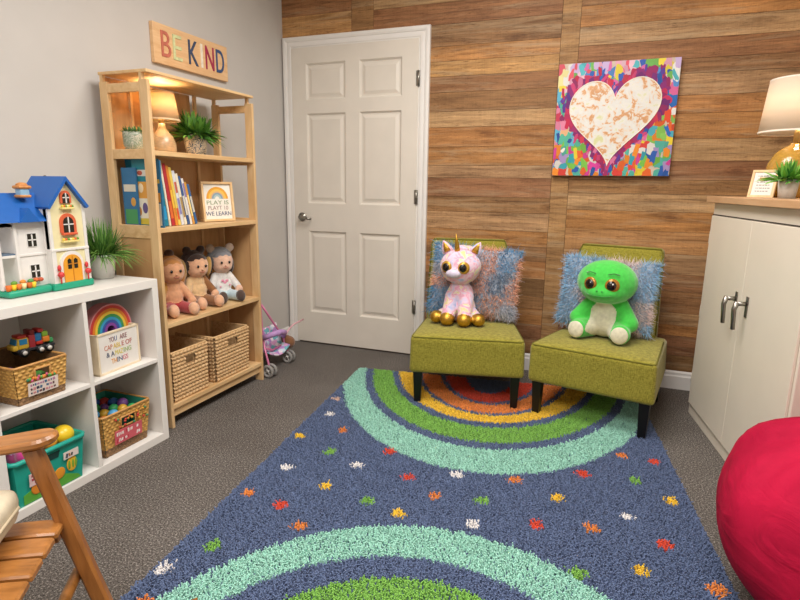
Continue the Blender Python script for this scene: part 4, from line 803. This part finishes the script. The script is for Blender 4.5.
# fuzzy cushions
def fuzzy(label, loc, rot, w_, h_, th, colfn, n=10000):
    t = thing('fuzzy_cushion', label, 'cushion', loc, 0, 'shaggy cushions on the chairs'); t.rotation_euler = rot
    def sp(u, v, s):                # u,v in -1..1 ; cushion in local XZ, front -y
        e = max(0, (1-abs(u)**3.2)*(1-abs(v)**3.2))**.42
        pinch = 1-.06*(abs(u)*abs(v))**.8; k = 1-.05*(1-abs(v)**2); k2 = 1-.05*(1-abs(u)**2)
        return np.array([u*w_/2*k*1, s*e*th/2, v*h_/2*k2])
    N_ = 28; g = G(); vs = []; fs = []
    for s in (-1, 1):
        o = len(vs)
        for j in range(N_+1):
            for i in range(N_+1): vs.append(tuple(sp(2*i/N_-1, 2*j/N_-1, s)))
        for j in range(N_):
            for i in range(N_):
                a = o+j*(N_+1)+i; q = (a, a+1, a+N_+2, a+N_+1); fs.append(q if s < 0 else q[::-1])
    g.add(vs, fs, 0, None, True); g.obj('cover', M('cushion_backing', '9aa4b4', .95, .1), t)
    us = rng.uniform(-1, 1, n); vv = rng.uniform(-1, 1, n); ss = np.where(rng.uniform(size=n) < .82, -1, 1)
    ed = rng.uniform(size=n) < .16; which = rng.integers(0, 2, n); us = np.where(ed & (which == 0), np.sign(us)*rng.uniform(.96, 1, n), us); vv = np.where(ed & (which == 1), np.sign(vv)*rng.uniform(.96, 1, n), vv)
    P = np.array([sp(a, b, s) for a, b, s in zip(us, vv, ss)]); e = .02
    du_ = np.array([sp(min(1, a+e), b, s)-sp(max(-1, a-e), b, s) for a, b, s in zip(us, vv, ss)]); dv_ = np.array([sp(a, min(1, b+e), s)-sp(a, max(-1, b-e), s) for a, b, s in zip(us, vv, ss)])
    N = np.cross(du_, dv_)*(-ss[:, None])*-1; N /= np.linalg.norm(N, axis=1, keepdims=True)+1e-9
    N = np.where((N[:, 1]*ss < 0)[:, None], -N, N); out = np.c_[np.sign(us)*np.abs(us)**8, np.zeros(n), np.sign(vv)*np.abs(vv)**8]; N = N*.85+out*.55+np.array([0, 0, -.3]); N /= np.linalg.norm(N, axis=1, keepdims=True)
    C = np.array([colfn(a, b) for a, b in zip(us+rng.normal(size=n)*.04, vv+rng.normal(size=n)*.04)])*rng.uniform(.78, 1.2, (n, 1)); C = np.where(rng.uniform(size=(n, 1)) < .18, C*.45+np.array(lin('e4dcdc'))*.55, C)
    V, F, Cc = strands(P, N, C, .021, .0018, .55); o = raw('pile', V, F, attr_mat('shag_'+label[:4], .85, sheen=.3, spec=.2), Cc, t, True); o['kind'] = 'stuff'; return t
BLU, PEA, GRY, PNK, LBU, SLT = [np.array(lin(c)) for c in ('5f9ac4', 'e8aa8c', 'b4b4be', 'e6d0cc', '94bfe0', '4c6884')]
def c1(u, v):
    d = u-.22*v+.05*math.sin(8*v+3*u)
    if u < -.42: return BLU if (v > .45 or v < -.25) else (PEA if v < .1 else GRY)
    if d < -.1: return BLU if v > .75 else PNK
    if d < .36: return PEA if v > -.4 else SLT
    if d < .80: return (BLU if v > .3 else SLT) if v > -.35 else PEA*.8
    return PEA if v > -.55 else GRY
def c2(u, v):
    q = math.sin(4.1*u+1.3)+math.sin(3.3*v-2.1*u+.6)+.5*math.sin(7*u+6*v)
    if u > .62: return LBU if (v > -.1 or q > 0) else PNK
    if u < -.55: return (LBU*.85 if v < -.1 else (GRY if q > .2 else LBU))
    if -.1 < u < .62 and v > .3: return PNK if q > -.9 else LBU
    return LBU*.9 if q < -.3 else (PNK if q < .8 else GRY)
def onchair(ch, a, lx, ly, z): return (ch[0]+lx*math.cos(a)-ly*math.sin(a), ch[1]+lx*math.sin(a)+ly*math.cos(a), z)
fuzzy('shaggy peach and blue cushion behind the unicorn', onchair(CH1, A1, .022, .432, .612), (R(-14), R(4), R(9)), .50, .40, .12, c1)
fuzzy('shaggy pale blue and pink cushion behind the green turtle', onchair(CH2, A2, -.045, .432, .598), (R(-14), R(2), R(-9)), .47, .37, .12, c2)
# unicorn
def pastel():
    mt, nt, b = base_mat('pastel_plush'); nz = nn(nt, 'ShaderNodeTexNoise', Scale=22.0, Detail=2.0, Distortion=.6); nt.links.new(coords(nt), nz.inputs['Vector'])
    nt.links.new(ramp(nt, nz.outputs['Fac'], [(.28, lin('9fb4de')), (.38, lin('d6c8e2')), (.45, lin('eac6d4')), (.52, lin('e39ab8')), (.57, lin('ead9d6')), (.64, lin('e8cf86')), (.72, lin('b6cfe6'))]), b.inputs['Base Color'])
    b.inputs['Roughness'].default_value = .9; b.inputs['Sheen Weight'].default_value = .5; n2 = nn(nt, 'ShaderNodeTexNoise', Scale=450.0, Detail=2.0); nt.links.new(coords(nt), n2.inputs['Vector']); bump(nt, b, n2.outputs['Fac'], .5, .002); return mt
PAST = pastel(); SNOUT = SOFT('pale_snout', 'd3c9dc')
uni = thing('plush_unicorn', 'pastel plush unicorn with gold horn and hooves sitting on the chair by the door', 'plush toy', (1.434, -.50, .396), R(2)); uni.scale = (1.1, 1.1, 1.08)
P = [((0, 0, .08), (.078, .066, .08), (0, 0, 0), 0), ((0, -.012, .15), (.068, .058, .075), (0, 0, 0), 0), ((0, -.03, .30), (.104, .088, .088), (0, 0, 0), 0), ((0, -.03, .28), (.095, .085, .075), (0, 0, 0), 0), ((-.016, -.112, .272), (.04, .03, .024), (0, 0, 0), 1), ((-.014, -.09, .28), (.042, .04, .03), (0, 0, 0), 0)]
for s in (-1, 1):
    P += limb((s*.034, -.03, .14), (s*.042, -.09, .045), .04, .035, 0); P += [((s*.043, -.10, .036), (.038, .04, .036), (0, 0, 0), 2)]
    P += limb((s*.055, .0, .045), (s*.095, -.045, .035), .04, .03, 0); P += [((s*.108, -.062, .033), (.035, .038, .033), (0, 0, 0), 2)]
blob('body', P, [PAST, SNOUT, GOLDM], .0055, uni, smooth=5)
for s in (-1, 1):
    g = G(); g.lathe([(.03, 0), (.026, .022), (.014, .05), (.002, .066)], 16, TR((s*.066, -.02, .365), (0, s*.45, 0)) @ Matrix.Diagonal((1, .5, 1, 1))); er = g.obj('ear', PAST, uni); g = G(); g.lathe([(.018, .004), (.015, .022), (.008, .042), (.002, .056)], 14, TR((s*.066, -.031, .367), (0, s*.45, 0)) @ Matrix.Diagonal((1, .4, 1, 1))); g.obj('inner_ear', GOLDM, er)
    e = thing_e = G().ell((s*.043-.008, -.112, .302), (.029, .012, .031), (0, 0, s*.35)).obj('eye', M('gold_iris', 'c9993c', .25, .15, 200, metal=.4), uni); G().ell((s*.043-.010, -.1195, .302), (.0195, .009, .021), (0, 0, s*.35)).obj('pupil', DARK, e)
g = G(); g.lathe([(.0155, 0), (.012, .03), (.007, .065), (.001, .095)], 16, TR((-.012, -.055, .372), (.2, -.06, 0))); g.obj('horn', GOLDM, uni)
g = G(); g.ell((0, -.005, .385), (.035, .04, .02)); g.ell((.02, .03, .37), (.04, .04, .03)); g.obj('forelock', PAST, uni)
# turtle
TG, TGD, CRMP = SOFT('lime_plush', '3fc043'), SOFT('green_seam', '2f8a34'), SOFT('cream_plush', 'd9d4bc')
tu = thing('plush_turtle', 'bright green plush turtle with big eyes sitting on the chair by the cabinet', 'plush toy', (2.206, -.505, .396), R(-14))
P = [((0, 0, .09), (.098, .08, .09), (0, 0, 0), 0), ((0, 0, .15), (.082, .07, .07), (0, 0, 0), 0), ((0, -.035, .292), (.148, .115, .112), (0, 0, 0), 0), ((0, -.06, .262), (.125, .10, .075), (0, 0, 0), 0), ((0, -.105, .25), (.09, .065, .045), (0, 0, 0), 0)]
for s in (-1, 1):
    P += limb((s*.075, -.01, .17), (s*.128, -.045, .095), .04, .043, 0); P += limb((s*.07, -.03, .05), (s*.10, -.10, .05), .055, .05, 0); P += [((s*.105, -.125, .052), (.047, .026, .05), (0, 0, s*.15), 0)]
def tpaint(c, k):
    if c.y < -.03 and c.z < .195 and (c.x/.07)**2+((c.z-.1)/.1)**2 < 1 and abs(c.x) < .062: return 1
    return k
blob('body', P, [TG, CRMP], .006, tu, paint=tpaint, smooth=5)
for s in (-1, 1):
    g = G(); g.ell((s*.106, -.143, .052), (.041, .014, .043), (0, 0, s*.15)); g.obj('foot_sole', CRMP, tu)
    e = G().ell((s*.052, -.142, .293), (.034, .013, .034), (0, 0, s*.3)).obj('eye', M('amber_iris', 'a8742a', .2, .15, 200, metal=.3), tu); G().ell((s*.052-.001, -.1505, .293), (.023, .0095, .024), (0, 0, s*.3)).obj('pupil', DARK, e); G().ell((s*.052+.006, -.158, .302), (.004, .003, .004)).obj('highlight', M('eye_glint', 'f4f2ee', .2, 0), e)
    g = G(); g.tube([(s*.03, -.143, .345), (s*.055, -.138, .352), (s*.078, -.125, .345)], .0028, 8); g.obj('brow', TGD, tu)
    G().ell((s*.012, -.168, .264), (.004, .003, .003)).obj('nostril', TGD, tu)
g = G(); g.tube([(-.06, -.158, .243), (-.03, -.167, .238), (0, -.169, .237), (.03, -.167, .238), (.06, -.158, .243)], .0022, 8); g.obj('mouth', TGD, tu)

# ------------------------------------------------------------------ painting
pa = thing('heart_painting', 'square canvas of a white heart on multicoloured strokes hung on plank wall', 'painting', (2.153, -.009, 1.527)); hs = .3125
G().span(-hs, hs, -.034, 0, -.307, .307, bev=.003).obj('canvas', M('canvas_edge', 'c9b7a4', .8, .05), pa)
pal_t = ['e8a9c0', 'efc4d2', '5a8fd0', '3b62b8', 'efe2a0', 'f1efe8', '76b85a', 'e05a6a', '59b9c2', 'cdb4de', 'd86aa8', 'efd94a']
pal_l = ['e98aa8', 'f0b8c4', '3a5fb4', '62b4d2', 'f4f1ec', 'd8405c', '2f4f9c', '57b89c', 'efb98a']
pal_b = ['e8682c', 'ef8f2e', '3aa6b4', '2f5fb0', '7cc04c', 'b8a0d6', 'f0d43a', 'efe9e0', 'd8449a', '59b8a6', 'e2463c']
pal_r = ['ef8f2e', 'f0d43a', '8cc65a', '2f6fc0', 'e2502e', 'f4f1ea', 'e26aa0', '52b4c8', 'ec6a2c']
def heart_pt(a, s=1.0): x = 16*math.sin(a)**3; y = 13*math.cos(a)-5*math.cos(2*a)-2*math.cos(3*a)-math.cos(4*a); return ((x/16*.236+.0006*y)*s-.004, (y+2.5)/14.5*.232*s-.02+.012*x/16)
g = G(); k = 0
def dab(x, z, w_, h_, c, rot=0):
    global k
    k += 1; n_ = 12; P = []
    for i in range(n_):
        a = 2*PI*i/n_; e = .6; r = rng.uniform(.72, 1.2); px, pz = w_*abs(math.cos(a))**e*math.copysign(1, math.cos(a))*r, h_*abs(math.sin(a))**e*math.copysign(1, math.sin(a))*r
        X_, Z_ = x+px*math.cos(rot)-pz*math.sin(rot), z+px*math.sin(rot)+pz*math.cos(rot); P.append((min(hs-.001, max(-hs+.001, X_)), min(.306, max(-.306, Z_))))
    g.prism(P, .0004+.0000036*k, Matrix(((1, 0, 0, 0), (0, 0, -1, -.034), (0, 1, 0, 0), (0, 0, 0, 1))), col=tuple(np.array(lin(c))*rng.uniform(.68, .92)))
def pal_at(x, z):
    p_ = pal_l if x < -.1 else (pal_r if x > .12 else pal_t)
    if z < -.14: p_ = pal_b
    if z > .16: p_ = pal_t
    return p_[rng.integers(len(p_))]
for i in range(15):
    for j in range(13):
        x, z = -hs+.02+i*.042+rng.uniform(-.014, .014), -.29+j*.048+rng.uniform(-.018, .018); dab(x, z, rng.uniform(.02, .032), rng.uniform(.03, .055), pal_at(x, z))
for i in range(170):
    x, z = rng.uniform(-hs, hs), rng.uniform(-.306, .306); dab(x, z, rng.uniform(.008, .02), rng.uniform(.014, .04), pal_at(x, z), rng.normal()*.25)
for i in range(90):
    a = 2*PI*i/90; x, z = heart_pt(a, rng.uniform(1.0, 1.13)); dab(x, z, rng.uniform(.018, .03), rng.uniform(.02, .036), ('a02a68', '8a2a72', 'b8285a', 'c8305c', '7a2a78')[rng.integers(5)], rng.normal()*.5)
for i in range(70):
    a = rng.uniform(0, 2*PI); x, z = heart_pt(a, rng.uniform(1.05, 1.28)); dab(x, z, rng.uniform(.007, .013), rng.uniform(.016, .034), ('a02a68', 'd8447a', 'c8284c', '5a3a98', '2f5fb0', 'd03a50', 'e27aa4')[rng.integers(7)], rng.normal()*.3)
g.obj('paint_strokes', PRINT, pa, attr=True)
mt, nt, b = base_mat('white_gold_paint'); nz = nn(nt, 'ShaderNodeTexNoise', Scale=19.0, Detail=6.0, Distortion=.5, Roughness=.62); nt.links.new(coords(nt), nz.inputs['Vector'])
nt.links.new(ramp(nt, nz.outputs['Fac'], [(.32, lin('cfcf98')), (.4, lin('dedad2')), (.49, lin('d6d4d0')), (.53, lin('dfceb8')), (.56, lin('d29c6c')), (.62, lin('c28a58')), (.66, lin('e0d9ce'))]), b.inputs['Base Color']); b.inputs['Roughness'].default_value = .5; bump(nt, b, nz.outputs['Fac'], .5, .003)
g = G(); MH = Matrix(((1, 0, 0, 0), (0, 0, -1, -.034), (0, 1, 0, 0), (0, 0, 0, 1))); g.prism([heart_pt(2*PI*i/72) for i in range(72)][::-1], .0042, MH); g.obj('heart', mt, pa)
g = G(); g.tube([(heart_pt(2*PI*i/72)[0], -.0375, heart_pt(2*PI*i/72)[1]) for i in range(72)], .0028, 6, closed=True); g.obj('heart_outline', M('cream_paint', 'f0e6d4', .5, .05), pa)

# ------------------------------------------------------------------ cabinet and its things
CA = math.atan2(-.989, .15)          # direction of the front, from the far corner towards the camera
cb = thing('storage_cabinet', 'cream two door metal cabinet with wooden top at the right', 'cabinet', (2.655, -.373, 0), CA)
# local: +x runs along the front, +y points into the cabinet
CRMC = M('cream_enamel', 'e2d8c8', .38, .015, 5); CWD, CDP = 1.012, .44
G().span(0, CWD, 0, CDP, 0, 1.088, bev=.003).obj('carcass', CRMC, cb)
G().span(-.03, CWD+.04, -.03, CDP+.01, 1.089, 1.118, bev=.003).obj('wood_top', wood('oak_top', 'b98e66', 'cea67e', (3, 20, 20), .45), cb)
g = G()
for x0, x1 in ((.014, .505), (.5065, .998)):
    g = G(); g.span(x0, x1, -.010, -.0005, .062, 1.027, bev=.002); dr = g.obj('cabinet_door', CRMC, cb)
    xh = .455 if x0 < .1 else .572; s = 1
    g = G(); g.span(xh-.012, xh+.012, -.014, -.01, .645, .73, bev=.002); g.cyl((xh, -.012, .70), (xh, -.052, .70), .009); g.tube([(xh, -.048, .707), (xh-.002, -.056, .675), (xh-.004, -.05, .592)], [.011, .010, .008], 10); g.obj('handle', METAL, dr)
for z in (.2, .55, .92): G().cyl((.004, -.006, z-.03), (.004, -.004, z+.03), .003).obj('hinge', CRMC, cb)
g = G(); g.span(.004, CWD-.004, -.0025, .0, 1.029, 1.034); g.obj('door_gap', M('dark_gap', '3a332c', .9, .05), cb)
dC = Vector((.15, -.989, 0)).normalized(); nC = Vector((.989, .15, 0)).normalized(); C0 = Vector((2.655, -.373, 0))
def oncab(s, t, z=1.1185): return tuple(C0+dC*s+nC*t+Vector((0, 0, z)))
lamp('table_lamp', 'larger lit lamp with white shade and amber glass base on the cabinet', oncab(.11, .27),
     [(.05, 0), (.07, .004), (.098, .05), (.108, .10), (.102, .15), (.08, .195), (.05, .222), (.03, .23), (.026, .24)], seeded_glass('amber_glass', 'd2a548', .15), [(.017, .24), (.017, .285), (.012, .30)], (.156, .135, .285, .512), 'e9dccb', 2.6, (1, .80, .56), 'cabinet_lamp_light')
potted('potted_plant', 'small leafy plant in a white pot on the cabinet in front of the lamp', oncab(.415, .135), pot_prof(.030, .038, .075), M('white_pot', 'd4d0c8', .6, .08, 50), dict(n=150, r0=.03, h=.1, spread=1.1, wid=.012, droop=.45, c1='2f7a2a', c2='86c04c', tilt=(.05, 1.3)), .034, .064)
pf = thing('photo_frame', 'small light wood photo frame leaning back on the cabinet beside the white pot', 'picture frame', oncab(.175, .125), R(-30)); FL = Matrix.Rotation(R(-17), 4, 'X')
def pb(g, x0, x1, z0, z1, y0, y1, **k): g.box(((x0+x1)/2, (y0+y1)/2, (z0+z1)/2), (x1-x0, y1-y0, z1-z0), mat=FL, **k)
g = G(); a, hh = .052, .128
pb(g, -a, a, 0, .011, 0, .014, bev=.001); pb(g, -a, a, hh-.011, hh, 0, .014, bev=.001); pb(g, -a, -a+.011, .011, hh-.011, 0, .014, bev=.001); pb(g, a-.011, a, .011, hh-.011, 0, .014, bev=.001); g.obj('frame', PINE_F, pf)
g = G(); pb(g, -a+.011, a-.011, .011, hh-.011, .004, .010); g.obj('mat_board', M('frame_paper', 'e4e0d8', .6, .02), pf)
g = G(); rr = random.Random(3)
for r_ in range(6):
    x = -.026
    while x < .024:
        wd = rr.uniform(.004, .012); pb(g, x, min(.03, x+wd), .028+r_*.014, .032+r_*.014, .0032, .0042, col=lin('9a948c')); x += wd+.003
g.obj('handwriting', PRINT, pf, attr=True)
G().box((0, .048, .045), (.03, .004, .105), rot=(R(35), 0, 0)).obj('stand', PINE_F, pf)

# ------------------------------------------------------------------ bean bag
bb = thing('bean_bag', 'large raspberry red bean bag in front of the cabinet', 'bean bag', (2.97, -1.865, 0))
n_u, n_v = 180, 80; vs = []; Rb, Hb = .45, .585
for j in range(n_v+1):
    ph = -PI/2+PI*j/n_v
    for i in range(n_u):
        th = 2*PI*i/n_u; cr_, sr_ = math.cos(ph), math.sin(ph); r = Rb*abs(cr_)**.88; z = Hb/2*(1+math.copysign(abs(sr_)**.95, sr_))
        x, y = r*math.cos(th), r*math.sin(th); p = Vector((x, y, z))
        nz_ = mnoise.noise(Vector((math.cos(th)*1.6, math.sin(th)*1.6, z*2.2+3)))*.03 + abs(mnoise.noise(Vector((th*1.6 if False else math.cos(th)*5, math.sin(th)*5, z*3))))*-.022*max(0, .25+sr_)
        tp = max(0, min(1, (sr_+.1)/.8)); nz_ += tp*tp*cr_**.5*(.03*math.sin(7*th+4*mnoise.noise(Vector((math.cos(th)*2, math.sin(th)*2, z*4))))+.014*math.sin(17*th+2+5*mnoise.noise(Vector((math.cos(th)*3, math.sin(th)*3, z*5+7))))) if cr_ > .02 else 0
        f = 1+nz_/max(.25, Rb); vs.append((x*f, y*f, max(0, z*(1+nz_*.6) if sr_ > 0 else z)))
fs = [(j*n_u+i, j*n_u+(i+1) % n_u, (j+1)*n_u+(i+1) % n_u, (j+1)*n_u+i) for j in range(n_v) for i in range(n_u)]
g = G(); g.add(vs, fs, 0, None, True)
mt, nt, b = base_mat('raspberry_suede'); nz = nn(nt, 'ShaderNodeTexNoise', Scale=6.0, Detail=5.0, Distortion=.8); nt.links.new(coords(nt), nz.inputs['Vector'])
nt.links.new(ramp(nt, nz.outputs['Fac'], [(.3, lin('970b2f')), (.7, lin('b6153b'))]), b.inputs['Base Color']); b.inputs['Roughness'].default_value = .75; b.inputs['Specular IOR Level'].default_value = .12
n2 = nn(nt, 'ShaderNodeTexNoise', Scale=4.5, Detail=4.0, Distortion=1.5); nt.links.new(coords(nt, (1, 1, 2)), n2.inputs['Vector']); bump(nt, b, n2.outputs['Fac'], .35, .03)
g.obj('cover', mt, bb)
for a0_ in (.3, 1.55, 2.8, 4.05, 5.3):
    pts = []
    for j in range(5, n_v-3, 3):
        v_ = vs[j*n_u+int(a0_/(2*PI)*n_u) % n_u]; pts.append((v_[0]*1.001, v_[1]*1.001, v_[2]+.0005))
    G().tube(pts, .0022, 6).obj('seam', M('seam_red', '9a1232', .8, .05), bb)
G().box((-.365, -.20, .12), (.012, .03, .035), rot=(0, 0, R(25)), bev=.003).obj('tag', M('tag_red', 'b0183c', .8, .05), bb)

# ------------------------------------------------------------------ wooden rocking chair (front corner nearest the camera's left)
FX = Vector((.82, .572, 0)).normalized(); ra = math.atan2(FX.y, FX.x)
rc = thing('rocking_chair', 'brown slatted wooden rocking chair at the lower left near the white unit', 'chair', (1.101, -2.656, .016), ra); rc.rotation_euler = (0, R(-6), ra)
# local: +x forward, -y towards the camera side (l = -y)
OAK = wood('honey_oak', '80501f', 'ad7238', (4, 30, 30), .38, .2, .25); OAKV = wood('honey_oak_post', '7c4a20', 'a86c34', (26, 26, 3), .38, .2, .25)
def local_arm(yc):
    n_ = 12; P = [(-.52, -.03), (-.05, -.037)]+[(.012+.038*math.sin(PI*i/n_), -.038*math.cos(PI*i/n_)) for i in range(n_+1)]+[(-.05, .037), (-.52, .03)]
    g = G(); g.prism([(x, y+yc) for x, y in P], .02, Matrix.Translation((0, 0, .575))); o = g.obj('armrest', OAK, rc); o.modifiers.new('b', 'BEVEL').width = .006; return o
for yc in (-.025, -.585): local_arm(yc)
for yc in (-.033, -.577):
    g = G(); a_, b_ = Vector((-.002, yc, .574)), Vector((.078, yc, .04)); dv_ = b_-a_; w2, d2 = .0185, .0135
    vs_ = []
    for p in (a_, b_):
        for sx, sy in ((-1, -1), (1, -1), (1, 1), (-1, 1)): vs_.append((p.x+sx*w2, p.y+sy*d2, p.z))
    g.add(vs_, [(0, 1, 2, 3), (7, 6, 5, 4), (0, 4, 5, 1), (1, 5, 6, 2), (2, 6, 7, 3), (3, 7, 4, 0)]); o = g.obj('front_post', OAKV, rc); o.modifiers.new('b', 'BEVEL').width = .006
    g = G(); a_, b_ = Vector((-.45, yc, .562)), Vector((-.40, yc, .05))
    vs_ = []
    for p in (a_, b_):
        for sx, sy in ((-1, -1), (1, -1), (1, 1), (-1, 1)): vs_.append((p.x+sx*w2, p.y+sy*d2, p.z))
    g.add(vs_, [(0, 1, 2, 3), (7, 6, 5, 4), (0, 4, 5, 1), (1, 5, 6, 2), (2, 6, 7, 3), (3, 7, 4, 0)]); g.obj('rear_post', OAKV, rc)
    g = G(); N2 = 16; vs_ = []
    for i in range(N2+1):
        x = -.62+.88*i/N2; z = .0+.16*((x+.15)/.6)**2*.6
        vs_ += [(x, yc-.016, z), (x, yc+.016, z), (x, yc+.016, z+.055), (x, yc-.016, z+.055)]
    g.add(vs_, [(i*4+q, i*4+(q+1) % 4, i*4+4+(q+1) % 4, i*4+4+q) for i in range(N2) for q in range(4)]+[(3, 2, 1, 0), (N2*4, N2*4+1, N2*4+2, N2*4+3)]); g.obj('rocker', OAK, rc)
    G().span(-.5, .0, yc-.01+(.016 if yc > -.1 else -.016), yc+.01+(.016 if yc > -.1 else -.016), .33, .37, bev=.004).obj('seat_rail', OAKV, rc)
sl = -.028
for kx in range(7):
    y1_ = sl-kx*.067; y0_ = y1_-.058; N2 = 14; vs_ = []
    for i in range(N2+1):
        f = i/N2; x = -.5+.525*f; z = .380+.024*math.sin((f-.42)*PI*1.5)
        vs_ += [(x, y0_, z-.016), (x, y1_, z-.016), (x, y1_, z), (x, y0_, z)]
    g = G(); g.add(vs_, [(i*4+q, i*4+(q+1) % 4, i*4+4+(q+1) % 4, i*4+4+q) for i in range(N2) for q in range(4)]+[(3, 2, 1, 0), (N2*4, N2*4+1, N2*4+2, N2*4+3)], 0, None, False); o = g.obj('seat_slat', OAK, rc); o.modifiers.new('b', 'BEVEL').width = .004
G().cyl((.018, -.012, .242), (.018, -.60, .242), .0125, n=16).obj('stretcher', OAK, rc)
for x0_ in (-.5, -.06): G().span(x0_, x0_+.03, -.56, -.02, .318, .348, bev=.004).obj('seat_frame', OAK, rc)
for kx in range(6): G().box((-.53, -.06-kx*.088, .66), (.02, .055, .6), rot=(0, R(-14), 0), bev=.005).obj('back_slat', OAKV, rc)
G().box((-.60, -.28, .945), (.03, .6, .08), rot=(0, R(-14), 0), bev=.01).obj('crest_rail', OAK, rc)
cs = thing('seat_cushion', 'cream seat cushion lying on the wooden rocking chair', 'cushion', (1.101-.036, -2.656-.024, .431), ra); cs.rotation_euler = (0, R(-6), ra)
g = G(); rbox(g, [(-.46, -.5, .0), (-.045, -.5, 0), (-.045, -.05, 0), (-.46, -.05, 0), (-.46, -.5, .085), (-.03, -.5, .085), (-.03, -.042, .085), (-.46, -.042, .085)], .03, 6); g.obj('cover', M('cream_canvas', 'cfc2a8', .9, .05, 40, .3, 300), cs)
g = G(); g.tube([(-.034, -.47, .045), (-.034, -.08, .045), (-.06, -.045, .045), (-.42, -.045, .045)], .0035, 8); g.obj('piping', M('cream_piping', 'b8a88c', .9, .05), cs)
